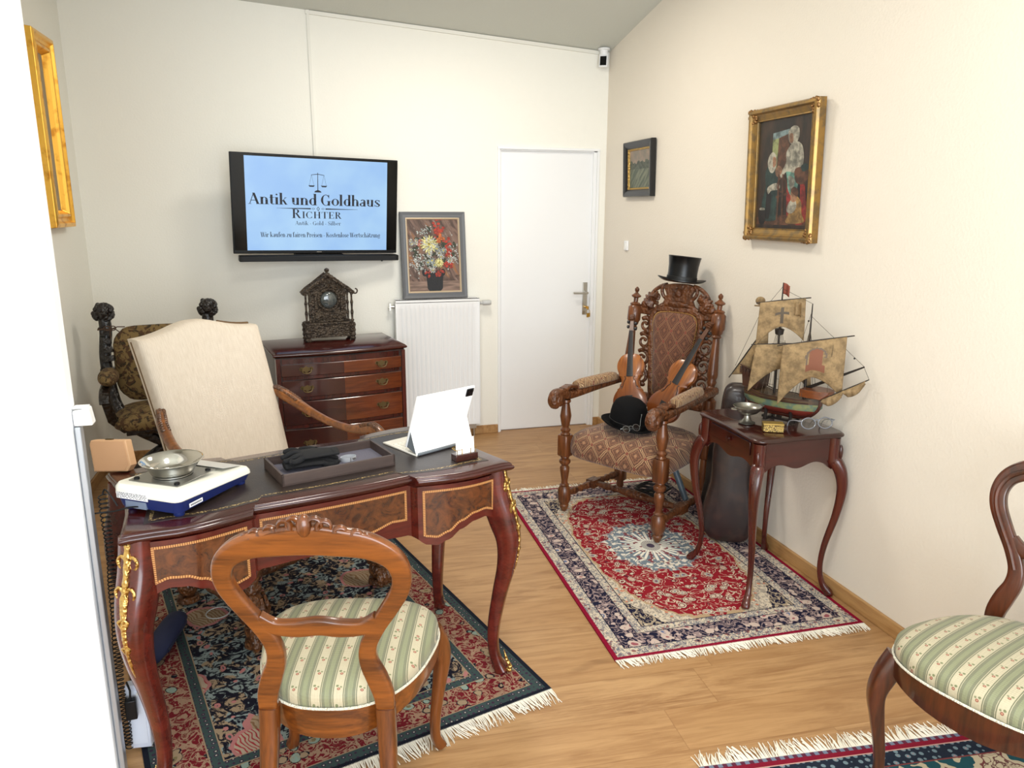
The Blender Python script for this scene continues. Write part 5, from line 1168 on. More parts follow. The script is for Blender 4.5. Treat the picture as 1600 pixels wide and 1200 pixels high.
g.loft(secs); hl = obj('hull', g, mat('painted_hull', lambda nt: mix(nt, (xyz(nt)[2]-xyz(nt)[0].pw(2)*1.6*0).lt(.066), mix(nt, (xyz(nt)[2]).lt(.095), mix(nt, noise(nt, vec(nt, *xyz(nt)), 26, 2).ss(.45, .55), (84, 62, 40), (62, 50, 36)), mix(nt, noise(nt, vec(nt, *xyz(nt)), 30, 2).ss(.4, .6), (122, 126, 84), (84, 104, 92))), (104, 38, 28)), .45), sh0, angle=40)
g = G()
for z_, th in ((.098, .006), (.112, .005)):
    for s in (-1, 1): g.tube([(x, s*(.0625-.062*max(0, (x+.165)/.33-.45)**2.4/.55**2.4), z_+.025*max(0, (.28-(x+.165)/.33)/.28)) for x in [-.15+.27*k/14 for k in range(15)]], th*.5, 6)
obj('wale', g, W_hull, hl)
g = G(); g.loft([[(-.170, -.044, .130), (-.170, .044, .130), (-.180, .044, .215), (-.180, -.044, .215)], [(-.10, -.050, .125), (-.10, .050, .125), (-.092, .046, .185), (-.092, -.046, .185)]])
for k in range(5): g.box((-.18+.018*k, -.048, .20-.006*k), (.006, .004, .03)); g.box((-.18+.018*k, .048, .20-.006*k), (.006, .004, .03))
g.tube([(-.185, -.048, .222), (-.09, -.05, .192)], .003, 6); g.tube([(-.185, .048, .222), (-.09, .05, .192)], .003, 6); obj('stern_castle', g, W_hull, sh0, bevel=.001)
g = G(); oc = [(.085, -.046), (.12, -.052), (.165, -.048), (.195, -.030), (.205, 0), (.195, .030), (.165, .048), (.12, .052), (.085, .046)]
g.loft([at_z([(x, y) for x, y in oc], .128), at_z(oc, .160)]); obj('forecastle', g, wood('orange_wood', (150, 90, 40), (104, 58, 26), 0, .35, .4, 2), sh0, bevel=.001)
g = G(); g.tube(spl([(.155, 0, .125), (.150, 0, .085), (.115, 0, .045), (.06, 0, .030), (0, 0, .030), (-.14, 0, .032), (-.165, 0, .06), (-.168, 0, .13)], 4), .010, 8); obj('keel', g, wood('red_keel', (104, 48, 30), (66, 28, 18), 0, .35, .4), sh0)
g = G()
for x in (-.06, .05):
    g.box((x, 0, .006), (.014, .08, .012))
    for s in (-1, 1): g.bar([(x, s*.036, .008), (x, s*.030, .035), (x, s*.036, .055)], .012, .012, (1, 0, 0))
g.box((-.015, 0, .006), (.15, .016, .010)); g.box((-.015, 0, .022), (.018, .014, .024)); obj('cradle', g, flat('black_cradle', (30, 24, 22), .4), sh0)
masts = {'main': (-.045, 0, .575), 'mizzen': (-.128, 0, .475), 'fore': (.085, 0, .500)}
for n_, (x, y_, h_) in masts.items():
    g = G(); g.tube([(x, 0, .10), (x, 0, h_*.6), (x, 0, h_)], [.0065, .005, .0022], 8)
    tz_ = h_*.62; g.lathe([(.004, 0), (.016, .006), (.019, .026), (.017, .028), (.015, .008), (.0, .006)], 14, at=(x, 0, tz_)); obj('mast', g, W_spar, sh0)
def parch(extra=None, cols=()):
    return mat('parchment_sail_%d' % len(MATS), lambda nt: mix(nt, noise(nt, vec(nt, *xyz(nt)), 30, 5, .7).ss(.3, .72), (156, 130, 92), (108, 88, 60)), .8, bump=lambda nt: noise(nt, vec(nt, *xyz(nt)), 120, 3), bstr=.3)
M_sail = parch(); M_cross = flat('faded_black_ink', (84, 74, 62), .8); M_emb = flat('faded_red_ink', (122, 76, 56), .8); M_emb2 = flat('faded_dark_ink', (100, 86, 74), .8)
def sail(c, L, wt_, wb, h, billow, arch, matf=None, nrm=None, name='sail'):
    """square sail hung from its yard; c top centre, L lateral direction"""
    L = V3(L).normalized(); Nn = Vector((0, 0, 1)).cross(L)*-1 if nrm is None else V3(nrm)
    def fn(u, v):
        s_ = 2*u-1; w = wt_+(wb-wt_)*v; down = v*h*(1-arch*(1-abs(s_)**1.6)); b = billow*math.sin(PI*min(1, v*.75+.05))*(1-.45*s_*s_)
        return V3(c)+L*(w*s_)-Vector((0, 0, down))+Nn*b
    g = G(); g.grid(fn, 44, 44, matf or 0); ms = [M_sail, M_cross, M_emb, M_emb2]; s_ = obj(name, g, ms if matf else M_sail, sh0, thick=.0012, angle=80)
    g = G(); g.tube([V3(c)-L*(wt_*1.18), V3(c), V3(c)+L*(wt_*1.22)], [.0022, .0042, .0022], 8); obj('yard', g, W_spar, sh0)
    return s_
def crossf(u, v): return 1 if ((abs(u-.52) < .032 and .24 < v < .86) or (abs(v-.46) < .040 and abs(u-.52) < .15)) else 0
def embf(u, v):
    a, b = (u-.56), (v-.42)
    if (a/.17)**2+((b+.05)/.20)**2 < 1 and v < .42: return 3 if (a/.135)**2+((b+.05)/.16)**2 > 1 else (2 if abs(a) < .10 else 0)
    if abs(a) < .15 and .30 < v < .78: return 2 if abs(a) < .11 or v > .6 else (3 if abs(a) > .135 else 0)
    return 0
Lr = (.93, .37, .02)
sail((-.030, -.022, .505), (.90, .43, .15), .088, .094, .175, .028, .40, crossf)
sail((-.020, -.012, .325), (.90, .43, .08), .105, .125, .200, .040, .50)
sail((.120, -.030, .358), (.93, .36, .22), .120, .122, .245, .050, .42, embf)
g = G(); a, b, c = V3((-.235, -.030, .165)), V3((-.100, .010, .400)), V3((-.085, .0, .190))
def lat(u, v): p = a+(b-a)*v; q = c+(b-c)*v; r_ = p+(q-p)*u; return r_+Vector((.2, -1, 0)).normalized()*.022*math.sin(PI*u)*math.sin(PI*v)
g.grid(lat, 14, 24); obj('lateen_sail', g, M_sail, sh0, thick=.0012, angle=80)
g = G(); g.tube([a+(a-b)*.06, (a+b)/2, b+(b-a)*.12], [.002, .0042, .002], 8); obj('yard', g, W_spar, sh0)
g = G(); g.ell((-.140, 0, .492), (.022, .014, .018), 12); g.tube([(-.165, 0, .470), (-.12, 0, .472)], .003, 6); obj('pennant_top', g, M_sail, sh0)
g = G(); g.grid(lambda u, v: (-.043+.030*u, .006*math.sin(u*5), .575-.045*v-.012*u), 6, 5); obj('flag', g, flat('faded_red_flag', (128, 64, 48), .8), sh0, thick=.001)
g = G(); g.grid(lambda u, v: (.030+.030*u, .012*math.sin(u*4)-.03, .505-.055*v-.004*u), 6, 6); obj('furled_cloth', g, M_sail, sh0, thick=.0012)
g = G(); g.tube([(.08, 0, .150), (.20, .0, .215), (.312, -.004, .278)], [.0065, .006, .003], 8); obj('bowsprit', g, W_spar, sh0)
g = G(); A_ = V3((.175, -.05, .128)); B_ = V3((.335, -.005, .232)); g.tube([A_, (A_+B_)/2, B_], [.002, .0038, .002], 8); obj('yard', g, W_spar, sh0)
g = G()
def roll(u, v): p = A_+(B_-A_)*(.05+.88*u); sag = .030*abs(math.sin(u*PI*2.0))**.7+.010; return p+Vector((0, -.012*math.sin(PI*v), -sag*v))+Vector((0, -.004, 0))*math.cos(u*40)*v
g.grid(roll, 40, 10); obj('furled_sail', g, parch(), sh0, thick=.003, angle=80)
g = G()
def ln(*p): g.tube([V3(q) for q in p], .0008, 5)
ln((.085, 0, .45), (.31, 0, .278)); ln((-.045, 0, .55), (.085, 0, .50)); ln((-.045, 0, .56), (-.128, 0, .45)); ln((-.128, 0, .46), (-.235, 0, .20)); ln((.31, 0, .275), (.335, -.005, .232)); ln((.085, 0, .47), (.02, -.058, .115)); ln((.20, -.04, .355), (.19, -.03, .16)); ln((.012, -.06, .35), (.02, -.055, .12))
for s in (-1, 1):
    for k in range(5):
        ln((-.045, 0, .44), (-.075+.016*k, s*.058, .112)); ln((.085, 0, .40), (.055+.014*k, s*.052, .122)); ln((-.128, 0, .37), (-.145+.012*k, s*.046, .19))
    for j in range(5): ln((-.071+.008*j*.5, s*(.058-.011*j), .16+.055*j), (-.013-.004*j, s*(.058-.011*j), .16+.055*j))
o = obj('rigging', g, flat('rigging_thread', (70, 58, 46), .8), sh0)
g = G()
for p in ((.27, 0, .305), (-.06, 0, .47), (.075, 0, .43)): g.ell(p, .004, 8)
obj('blocks', g, W_spar, sh0)

# ------------------------------------------------------------------ small things on the side table
TZ = .7212
M_pew = flat('old_pewter', (150, 148, 140), .32, metal=.95)
b = thing('footed_bowl', 'small two-handled pewter footed bowl on the side table', 'bowl', (-.353, -2.468, TZ), D(10)); b.scale = (1.12, 1.12, 1.1)
g = G(); g.lathe([(.0, .0), (.030, 0), (.031, .004), (.020, .008), (.011, .020), (.010, .030), (.018, .034), (.036, .042), (.049, .055), (.053, .066), (.051, .067), (.046, .056), (.034, .046), (.0, .042)], 32); obj('bowl', g, M_pew, b, angle=50)
for s in (-1, 1):
    g = G(); g.bar([(s*.048, -.008, .061), (s*.066, -.012, .062), (s*.074, 0, .062), (s*.066, .012, .062), (s*.048, .008, .061)], .004, .006, (0, 0, 1)); obj('handle', g, M_pew, b)
x_ = thing('brass_box', 'small engraved brass box near the corner of the side table', 'box', (-.318, -2.598, TZ), D(-24))
M_eng = mat('engraved_brass', lambda nt: mix(nt, voro(nt, vec(nt, xyz(nt)[0], xyz(nt)[1], xyz(nt)[2]), 150, 'DISTANCE_TO_EDGE')[0].lt(.09), (176, 146, 78), (70, 52, 22)), .4, metal=.5)
g = G(); g.box((0, 0, .014), (.078, .040, .028)); obj('body', g, M_eng, x_, bevel=.001)
g = G(); g.box((0, 0, .0315), (.080, .042, .006)); obj('lid', g, flat('polished_brass', (176, 146, 80), .34, metal=.7), x_, bevel=.001)
e = thing('eyeglasses', 'grey-rimmed eyeglasses with clear lenses on the front edge of the side table', 'eyeglasses', (-.150, -2.650, TZ+.009), D(-8), rx=D(-14)); e.scale = (1.15, 1.0, 1.1)
M_gry = flat('grey_acetate', (112, 114, 120), .25, coat=.4)
for s in (-1, 1):
    g = G(); g.tube([(s*.031+.025*math.cos(a)*(1+.06*math.cos(2*a)), 0, .022+.020*math.sin(a)) for a in [2*PI*k/28 for k in range(28)]], .0023, 7, True); g.tube([(s*.054, 0, .030), (s*.066, .001, .032)], .003, 6); obj('rim', g, M_gry, e)
    g = G(); g.turned((s*.031, -.0005, .022), (s*.031, .0005, .022), [(0, .0225), (1, .0225)], 24); obj('lens', g, M_lens, e)
    g = G(); g.tube(spl([(s*.066, .001, .032), (s*.068, .04, .034), (s*.066, .08, .028), (s*.064, .100, .010)], 6), .0019, 7); obj('temple', g, flat('dark_acetate_%d' % s, (54, 54, 58) if s > 0 else (150, 150, 156), .3), e)
g = G(); g.tube(spl([(-.010, 0, .028), (-.004, 0, .034), (.004, 0, .034), (.010, 0, .028)], 4), .0023, 7); obj('bridge', g, M_gry, e)

# ------------------------------------------------------------------ things behind and under the tall chair
def case(label, loc, rz, rx, s=1.0, m=None, h=.775):
    # s scales the width
    c_ = thing('violin_case', label, 'instrument case', loc, rz, rx=rx)
    hw = [(0, .0), (.004, .06), (.03, .098), (.09, .118), (.16, .118), (.24, .104), (.30, .092), (.36, .090), (.44, .090), (.52, .082), (.62, .068), (.70, .062), (.75, .052), (.772, .03), (.775, .0)]
    q = spl(hw, 4); out = [(w*s, z*h/.775) for z, w in q]+[(-w*s, z*h/.775) for z, w in reversed(q[1:-1])]
    g = G(); R_ = lambda f, yv: [(x*f, yv, .39+(z-.39)*(1-(1-f)*.35)) for x, z in out]
    g.loft([R_(.72, .060), R_(.93, .054), R_(1, .036), R_(1, -.036), R_(.93, -.054), R_(.72, -.062)]); bd = obj('shell', g, m, c_, angle=60)
    g = G(); g.tube([(x*1.004, 0, .39+(z-.39)*1.002) for x, z in out], .0035, 6, True); obj('seam_trim', g, flat('case_trim_%d' % len(MATS), (60, 50, 46), .4), bd)
    g = G(); g.tube(spl([(s*.092, 0, .30), (s*.112, 0, .32), (s*.112, 0, .38), (s*.086, 0, .42)], 4), .006, 8); obj('handle', g, M_ebony, bd)
    return c_
case('brown-black violin case standing against the right wall behind the side table', (-.168, -2.095, .0115), D(-32), D(-3), m=mat('worn_black_leather', lambda nt: mix(nt, noise(nt, vec(nt, *xyz(nt)), 14, 3).ss(.45, .7), (40, 30, 30), (58, 40, 36)), .36, coat=.2))
case('matt black violin case half hidden between tall chair and side table', (-.110, -1.905, .0115), D(-84), D(-2), .72, m=flat('black_leatherette', (16, 16, 18), .5), h=.56)
g = G(); R = random.Random(2)
for k in range(5):
    rr = .055+.012*k; g.tube([(rr*math.cos(a)+.01*k, rr*.8*math.sin(a), .014+.006*math.sin(a*3+k)+.009*k) for a in [2*PI*j/22 for j in range(22)]], .006, 6, True)
c_ = obj('cable_coil', g, flat('black_cable', (18, 18, 20), .5)); c_.location = (-.30, -1.47, .008); tag(c_, 'black cable coil lying on the rug under the tall chair', 'cable')
c_ = thing('plastic_tube', 'grey-blue plastic tube leaning by the right wall under the tall chair', 'tube', (-.115, -1.60, .0))
g = G(); g.turned((-.02, -.02, .028), (-.07, .06, .22), [(0, .012), (.02, .017), (.9, .017), (1, .015)], 18); obj('pipe', g, flat('grey_blue_plastic', (96, 112, 124), .35), c_)

# ------------------------------------------------------------------ things on the writing desk
KZ = .7812
tr = thing('jewellery_tray', 'grey felt-lined wooden tray in the middle of the desk', 'tray', (-2.048, -2.758, KZ), D(17.5))
TWd, TDd = .362, .196
g = G(); g.box((0, 0, .003), (TWd, TDd, .006)); 
for s in (-1, 1): g.box((0, s*(TDd/2-.004), .019), (TWd, .008, .034)); g.box((s*(TWd/2-.004), 0, .019), (.008, TDd, .034))
obj('tray_box', g, wood('grey_stained_wood', (104, 88, 82), (80, 66, 62), 0, .5, .1), tr, bevel=.001)
g = G(); g.box((0, 0, .0075), (TWd-.017, TDd-.017, .003)); obj('felt_lining', g, mat('grey_felt', (104, 102, 116), .95, bump=lambda nt: noise(nt, vec(nt, *xyz(nt)), 400, 2), bstr=.3), tr, smooth=False)
def glove(label, loc, rz, mirror, lift):
    gl = thing('glove', label, 'glove', loc, rz); gl['group'] = 'black gloves in the tray'
    g = G(); s = mirror; R = random.Random(5+s)
    q = [(-.085, 0, .010, .030, .008), (-.06, .0, .011, .034, .009), (-.02, .002, .013, .040, .011), (.015, .0, .012, .042, .010), (.035, .0, .010, .036, .008)]
    rings = [[(x+.003*math.sin(5*a), y+w*math.cos(a), max(.001, z+t*math.sin(a)*(1+.15*math.sin(3*a+x*60)))) for a in [2*PI*k/18 for k in range(18)]] for x, y, z, w, t in q]
    g.loft(rings); obj('palm', g, M_glove, gl)
    for k, (y0, L, ang) in enumerate(((-.028, .050, -.30), (-.010, .062, -.08), (.010, .060, .10), (.027, .048, .30))):
        g = G(); p = [(.022+L*t*math.cos(ang), s*(y0+L*t*math.sin(ang)), .012+.009*math.sin(PI*t+k)*(1 if t > 0 else 0)) for t in (0, .35, .7, 1)]; q_ = spl(p, 3); g.tube(q_, [.0098-.0025*(i/len(q_)) for i in range(len(q_)-1)]+[.003], 10); obj('finger', g, M_glove, gl)
    g = G(); q_ = spl([(-.03, s*-.030, .012), (-.005, s*-.052, .014), (.020, s*-.060, .012)], 4); g.tube(q_, [.011-.0006*i for i in range(len(q_)-1)]+[.003], 10); obj('thumb', g, M_glove, gl)
    g = G(); g.loft([[(x, (w)*math.cos(a), max(.001, .010+.010*math.sin(a))) for a in [2*PI*k/18 for k in range(18)]] for x, w in ((-.090, .030), (-.088, .033), (-.072, .033), (-.070, .031))]); obj('cuff', g, M_glove, gl)
    return gl
M_glove = flat('black_knit', (20, 20, 23), .92)
glove('black glove lying uppermost in the left half of the grey tray', (-2.112, -2.768, KZ+.040), D(180+12), 1, 0)
glove('black glove lying underneath the other one in the grey tray', (-2.100, -2.768, KZ+.0155), D(12), -1, 0)
g = G(); r_ = .026
n = 36; g.loft([[((rr)*math.cos(a), rr*.72*math.sin(a), z) for a in [2*PI*k/n for k in range(n)]] for rr, z in ((r_, 0), (r_+.001, .006), (r_, .013), (r_-.0015, .013), (r_-.0015, 0))], loop=True, cap=False)
bz = thing('bracelet', 'shiny silver bangle lying in the grey tray', 'bracelet', (-1.990, -2.735, KZ+.0095), D(20)); obj('band', g, flat('polished_silver', (226, 230, 234), .3, metal=.6), bz)
g = G(); g.box((0, -.0195, .0065), (.002, .002, .014)); g.box((.012, -.017, .008), (.012, .003, .007)); obj('clasp', g, M_steel, bz)

tb = thing('tablet_computer', 'white tablet on a white keyboard stand at the right end of the desk', 'tablet', (-1.658, -2.678, KZ), D(28))
M_tab = flat('white_tablet_cover', (248, 248, 250), .45); w = .246; M_grey = flat('grey_hinge', (110, 116, 122), .4); M_key = flat('white_keyboard', (226, 222, 212), .5)
def slab(g, p0, p1, th, wd_=w): 
    (y0, z0), (y1, z1) = p0, p1; d = Vector((y1-y0, z1-z0)).normalized(); n_ = Vector((-d.y, d.x))*th
    g.loft([[(x, y0, z0), (x, y1, z1), (x, y1+n_.x, z1+n_.y), (x, y0+n_.x, z0+n_.y)] for x in (-wd_/2, wd_/2)])
g = G(); slab(g, (.004, .006), (.036, .092), -.004); obj('stand_plate', g, M_tab, tb, bevel=.0015)
g = G(); slab(g, (.060, .020), (-.012, .205), -.009); bd = obj('tablet_body', g, M_tab, tb, bevel=.002)
g = G(); slab(g, (.0685, .0265), (.0005, .2010), -.001, w-.012); obj('display', g, M_tvb, bd, smooth=False)
g = G(); g.box((0, 0, 0), (.030, .004, .030)); cmod = obj('camera_module', g, M_tvd, bd, bevel=.0018); cmod.location = (w/2-.022, -.0080, .186); cmod.rotation_euler = (math.atan2(.072, .185), 0, 0)
g = G()
for a_, b_ in ((-.007, .007), (.007, .007), (-.007, -.007)): g.turned((a_, -.002, b_), (a_, -.004, b_), [(0, .0055), (1, .0055)], 16)
ln_ = obj('camera_lens', g, M_tvb, cmod)
g = G(); g.box((0, .104, .003), (w, .196, .006)); kb = obj('keyboard_base', g, M_key, tb, bevel=.002)
g = G()
for r__ in range(5):
    for c__ in range(13): g.box((-.105+.0175*c__, .075+.018*r__, .0068), (.0145, .0145, .002))
o = obj('keys', g, flat('white_keys', (240, 236, 226), .5), kb, bevel=.0008)
g = G(); g.turned((-w/2+.006, .006, .006), (w/2-.006, .006, .006), [(0, .0055), (1, .0055)], 14)
for s in (-1, 1): g.loft([[(s*(w/2-.002), .006, .006), (s*(w/2-.002), .038, .092), (s*(w/2-.002), .060, .022)], [(s*(w/2-.006), .006, .006), (s*(w/2-.006), .038, .092), (s*(w/2-.006), .060, .022)]])
obj('hinge', g, M_grey, tb)

kh = thing('card_holder', 'small wooden card holder with white cards beside the tablet', 'card holder', (-1.618, -2.792, KZ), D(17))
g = G(); g.box((0, 0, .011), (.082, .036, .022)); obj('wooden_block', g, W_box, kh, bevel=.0015)
g = G()
for s in (-1, 1): g.tube([(s*.034, -.013, .020), (s*.034, -.013, .038), (s*.016, -.013, .038), (s*.016, -.013, .020)], .0012, 6); g.tube([(s*.034, -.013, .036), (s*.040, -.008, .038), (s*.040, .010, .040), (s*.034, .014, .040)], .0012, 6)
g.tube([(-.034, .015, .042), (.034, .015, .042)], .0012, 6); obj('brass_wire', g, M_brass, kh)
R = random.Random(8)
for k in range(5):
    c_ = thing('business_card', ('white business card at the front of the wooden card holder' if k == 0 else 'white business card behind the front one in the wooden card holder'), 'card', (-1.618-.0045*k*-.29-.0, -2.792-.010+.0045*k, KZ+.0225), D(17+R.uniform(-1, 1)), group='business cards in the holder', rx=D(-6))
    g = G(); g.box((0, 0, .0235), (.066, .0009, .047)); obj('card', g, M_whitem, c_, smooth=False)
    if k == 0:
        g = G(); text_mesh(g, 'Antik und Goldhaus', -.024, .024, .020, .0042, -.0006); text_mesh(g, 'RICHTER', -.010, .010, .013, .0038, -.0006); obj('card_text', g, flat('grey_print', (120, 120, 126), .6), c_, smooth=False)

# scale with its bowl
sl = thing('weighing_scale', 'white and blue bench scale with a steel platform on the desk', 'scale', (-2.452, -2.900, KZ), D(-34))
M_blue = flat('navy_blue_plastic', (22, 36, 92), .4); M_cream = flat('cream_white_plastic', (238, 236, 224), .4)
# local y runs from the platform end (near) to the display end (far)
def rr_(hx, y0, y1, r, z, zs=None):
    o = []
    for cx_, cy_, a0 in ((hx-r, y0+r, -90), (hx-r, y1-r, 0), (-hx+r, y1-r, 90), (-hx+r, y0+r, 180)):
        for k in range(5): a = D(a0+22.5*k); o.append((cx_+r*math.cos(a), cy_+r*math.sin(a)))
    return [(x, y, zs(y) if zs else z) for x, y in o]
zt_ = lambda y: .078-.030*max(0, (y-.02)/.14)
g = G(); g.loft([rr_(.100, -.145, .145, .02, .012), rr_(.108, -.152, .150, .022, 0, lambda y: zt_(y)*.58)]);
for sx in (-1, 1):
    for sy in (-1, 1): g.lathe([(.013, 0), (.015, .003), (.014, .016)], 14, at=(sx*.082, sy*.125, 0))
bs = obj('base', g, M_blue, sl, angle=40)
g = G(); g.loft([rr_(.109, -.153, .151, .022, 0, lambda y: zt_(y)*.58), rr_(.111, -.155, .153, .022, 0, lambda y: zt_(y)*.62), rr_(.110, -.154, .152, .022, 0, lambda y: zt_(y)-.010), rr_(.104, -.148, .146, .02, 0, lambda y: zt_(y)-.001), rr_(.098, -.142, .140, .02, 0, zt_)]); obj('top_shell', g, M_cream, sl, angle=40)
g = G(); g.box((0, -.048, .0785), (.165, .150, .002)); pf = obj('platform', g, flat('satin_steel', (150, 150, 146), .35, metal=.9), sl, bevel=.004)
for sx in (-1, 1):
    for sy in (-1, 1): g = G(); g.lathe([(.0075, 0), (.0075, .004), (.005, .006), (0, .006)], 14, at=(sx*.068, -.048+sy*.060, .079)); obj('rubber_foot', g, M_tvd, pf)
g = G(); g.loft([[(x, y, zt_(y)+.0008) for x, y in ((-.085, .055), (.085, .055), (.085, .130), (-.085, .130))], [(x, y, zt_(y)+.0018) for x, y in ((-.085, .055), (.085, .055), (.085, .130), (-.085, .130))]]); obj('control_panel', g, flat('silver_panel', (196, 196, 192), .4), sl, smooth=False)
M_lab = flat('label_white', (240, 240, 242), .5); M_txt = flat('label_print', (60, 62, 70), .6)
g = G(); g.box((-.042, -.1556, .048), (.105, .001, .018)); lb = obj('type_label', g, M_lab, sl, smooth=False)
g = G(); R = random.Random(1)
for r__ in range(5):
    x = -.092
    while x < .006:
        L = R.uniform(.002, .008); g.add([(x, -.1563, .0545-.0033*r__), (x+L, -.1563, .0545-.0033*r__), (x+L, -.1563, .0563-.0033*r__), (x, -.1563, .0563-.0033*r__)], [(0, 1, 2, 3)]); x += L+R.uniform(.001, .003 if r__ < 3 else .006)
o = obj('small_print', g, M_txt, lb, smooth=False)
g = G(); g.box((-.038, -.147, .022), (.07, .006, .020)); obj('socket_cover', g, flat('grey_blue_cover', (112, 124, 146), .4), bs)
g = G(); g.box((.1095, -.090, .026), (.001, .05, .011)); l2 = obj('inventory_label', g, M_lab, sl, smooth=False)
g = G()
for k in range(9): g.box((.1102, -.109+.0047*k, .026), (.0006, .0028, .005))
obj('small_print', g, M_txt, l2, smooth=False)
g = G(); g.tube(spl([(-.03, -.149, .018), (-.06, -.158, .014), (-.09, -.172, .006), (-.115, -.185, .0045), (-.135, -.20, .0035)], 5), .0022, 7); obj('power_lead', g, M_tvd, sl)
bw = thing('steel_bowl', 'polished steel weighing bowl resting on the scale platform', 'bowl', (-2.4785, -2.9375, KZ+.0842), 0); bw.scale = (.87, .87, .87)
g = G(); g.lathe([(0, .0), (.058, .0), (.064, .004), (.070, .016), (.088, .040), (.096, .044), (.0965, .046), (.088, .0445), (.069, .018), (.062, .007), (.055, .004), (0, .004)], 48); obj('bowl', g, flat('polished_steel', (214, 212, 206), .1, metal=1.0), bw, angle=50)
g = G(); g.lathe([(.0, .0), (.060, .0), (.060, .003), (0, .003)], 40); g.v = [(x, y, z-.0035) for x, y, z in g.v]; obj('foot_ring', g, M_steel, bw)

# tan box at the left end of the desk
bx = thing('tan_case', 'tan cardboard case with slanted edge at the left end of the desk', 'box', (-2.703, -2.622, KZ), D(-14), rx=D(-12))
M_tan = flat('tan_card', (214, 170, 128), .6)
g = G(); pts = [(-.052, .0), (.050, .0), (.062, .020), (.045, .098), (-.062, .098), (-.066, .085)]
g.loft([[(x, y, z) for x, z in pts] for y in (-.018, .022)]); cb_ = obj('body', g, M_tan, bx, bevel=.003, smooth=False)
g = G(); g.box((-.012, -.001, .0995), (.020, .014, .004)); obj('clasp', g, M_antb, bx)
g = G(); g.loft([[(x*.9-.002, y, .05+(z-.05)*.92) for x, z in pts] for y in (-.0195, -.0185)]); obj('front_panel', g, flat('tan_card_front', (206, 160, 120), .6), cb_, smooth=False)

# ------------------------------------------------------------------ wall end: switch, box, adapter, cables
sw = thing('light_switch', 'white light switch plate on the bright wall at the left edge', 'light switch', (-2.812, -3.0615, 1.345))
g = G(); g.box((0, -.004, 0), (.082, .008, .096)); obj('plate', g, M_white, sw, bevel=.003)
g = G(); g.box((-.004, -.009, 0), (.056, .005, .066)); obj('rocker', g, M_white, sw, bevel=.002)
jb = thing('junction_box', 'white plastic box on top of the grey vertical profile', 'junction box', (-2.660, -3.022, 1.042))
g = G(); g.loft([[(-.020, -.020, 0), (.024, -.020, 0), (.024, .016, 0), (-.020, .016, 0)], [(-.020, -.020, .040), (.018, -.020, .046), (.018, .016, .046), (-.020, .016, .040)]]); obj('housing', g, M_white, jb, bevel=.004)
g = G(); g.box((-.002, -.002, .047), (.034, .030, .004)); obj('cap', g, M_whitem, jb, bevel=.001)
ts = thing('wall_sensor', 'small white sensor on the right wall below the black-framed landscape', 'sensor', (-.0005, -.411, 1.352), D(-90))
g = G(); g.box((0, -.007, 0), (.050, .014, .062)); obj('housing', g, M_white, ts, bevel=.003)
g = G(); g.box((0, -.015, -.004), (.026, .003, .036)); obj('cover', g, M_whitem, ts, bevel=.001)
sc_ = thing('security_camera', 'white security camera with black lens window in the ceiling corner', 'camera', (-.060, -.050, zc(-.06, -.05)-.001), D(-28))
g = G(); g.lathe([(.036, -.012), (.040, -.008), (.040, .0)], 28); g.lathe([(.026, -.045), (.028, -.012)], 20); obj('mount', g, M_white, sc_)
g = G(); rings = []
for k, (y_, z_) in enumerate(((.012, -.030), (.0, -.055), (-.014, -.10), (-.022, -.122))):
    rings.append([(.031*math.copysign(abs(math.cos(a))**.5, math.cos(a)), y_+.022*math.copysign(abs(math.sin(a))**.5, math.sin(a)), z_) for a in [2*PI*j/20 for j in range(20)]])
g.loft(rings); cbody = obj('body', g, M_white, sc_, bevel=.002)
g = G(); g.loft([[(x, -.026+y, -.052) for x, y in ((-.021, 0), (.021, 0), (.021, .005), (-.021, .005))], [(x, -.041+y, -.112) for x, y in ((-.021, 0), (.021, 0), (.021, .005), (-.021, .005))]]); obj('lens_window', g, M_tvb, cbody, bevel=.001)
g = G(); N = 2600; turns = 62; pts = []
for k in range(N+1):
    t = k/N; a = 2*PI*turns*t; z = .80*(1-t)+.03; cx_, cy_ = -2.652-.022*t+.004*math.sin(t*7), -2.975+.02*t
    rr = .0105+.0015*math.sin(t*23); pts.append((cx_+rr*math.cos(a), cy_+rr*math.sin(a), z+.0015*math.sin(t*40)))
g.tube(pts, .0019, 5)
g.tube(spl([(-2.652, -2.975, .83), (-2.645, -2.975, .845), (-2.630, -2.985, .83), (-2.615, -2.99, .80)], 5), .0022, 6)
c_ = obj('spiral_cable', g, M_tvd, angle=80); tag(c_, 'black spiral cable hanging down beside the left end of the desk', 'cable')
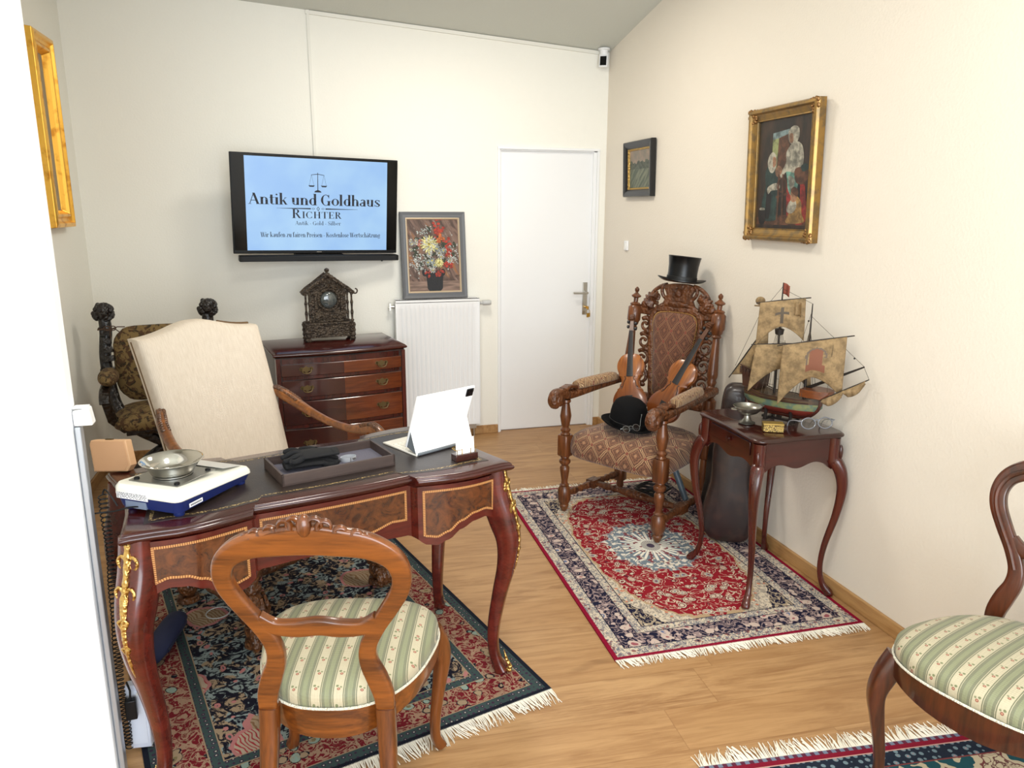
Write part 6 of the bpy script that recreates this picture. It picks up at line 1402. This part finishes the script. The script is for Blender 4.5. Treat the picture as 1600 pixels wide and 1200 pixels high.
g = G(); R = random.Random(6); q = spl([(-2.585, -2.93, .60), (-2.62, -2.95, .50), (-2.60, -2.96, .40), (-2.64, -2.95, .33), (-2.61, -2.94, .27), (-2.635, -2.955, .20)], 8); g.tube(q, .0022, 6); c_ = obj('thin_cable', g, flat('white_cable', (196, 196, 190), .5)); tag(c_, 'thin pale cable dangling behind the left front desk leg', 'cable')
wb = thing('white_box', 'flat white box standing on the floor left of the desk leg', 'box', (-2.641, -2.925, .0125), D(-6))
g = G(); g.box((0, 0, .105), (.058, .030, .21)); obj('housing', g, flat('bluish_white', (206, 212, 228), .5), wb, bevel=.003)
g = G(); g.box((.0, -.016, .105), (.044, .003, .18)); obj('front_cover', g, flat('bluish_white_cover', (212, 218, 232), .5), wb, bevel=.001)
pa = thing('power_adapter', 'black power adapter hanging on the spiral cable in front of the white box', 'power adapter', (-2.650, -2.968, .135), D(5))
g = G(); g.box((0, 0, .032), (.030, .022, .062)); obj('body', g, M_tvd, pa, bevel=.003)
g = G(); g.tube([(0, 0, .060), (.002, .002, .09), (-.004, .0, .12)], .003, 6); obj('strain_relief', g, M_tvd, pa)
nb = thing('navy_pouch', 'navy blue cloth pouch lying on the dark rug behind the left desk leg', 'pouch', (-2.665, -2.36, .0125), D(80))
g = G(); rings = [[(w_*.16, d_*.045*math.cos(a), max(.001, .030+d_*.030*math.sin(a))) for a in [2*PI*k/20 for k in range(20)]] for w_, d_ in ((-1, .3), (-.9, .8), (-.5, 1.0), (0, 1.05), (.5, 1.0), (.85, .85), (1, .4))]
g.loft(rings); obj('pouch_body', g, flat('navy_cloth', (24, 32, 66), .85), nb, angle=80)
g = G(); g.bar([(-.10, -.046, .03), (.10, -.046, .03)], .004, .012, (0, 1, 0)); obj('flap', g, flat('navy_cloth_flap', (20, 27, 56), .85), nb)
# a wooden block holding the wire loop seen under the desk
g = G(); g.tube([(.045*math.cos(a), .045*math.sin(a), .004) for a in [2*PI*k/24 for k in range(24)]], .0022, 6, True); c_ = obj('wire_ring', g, flat('pale_wire', (170, 172, 170), .4)); c_.location = (-2.50, -2.18, .0095); tag(c_, 'pale wire ring lying on the dark rug under the desk', 'wire')
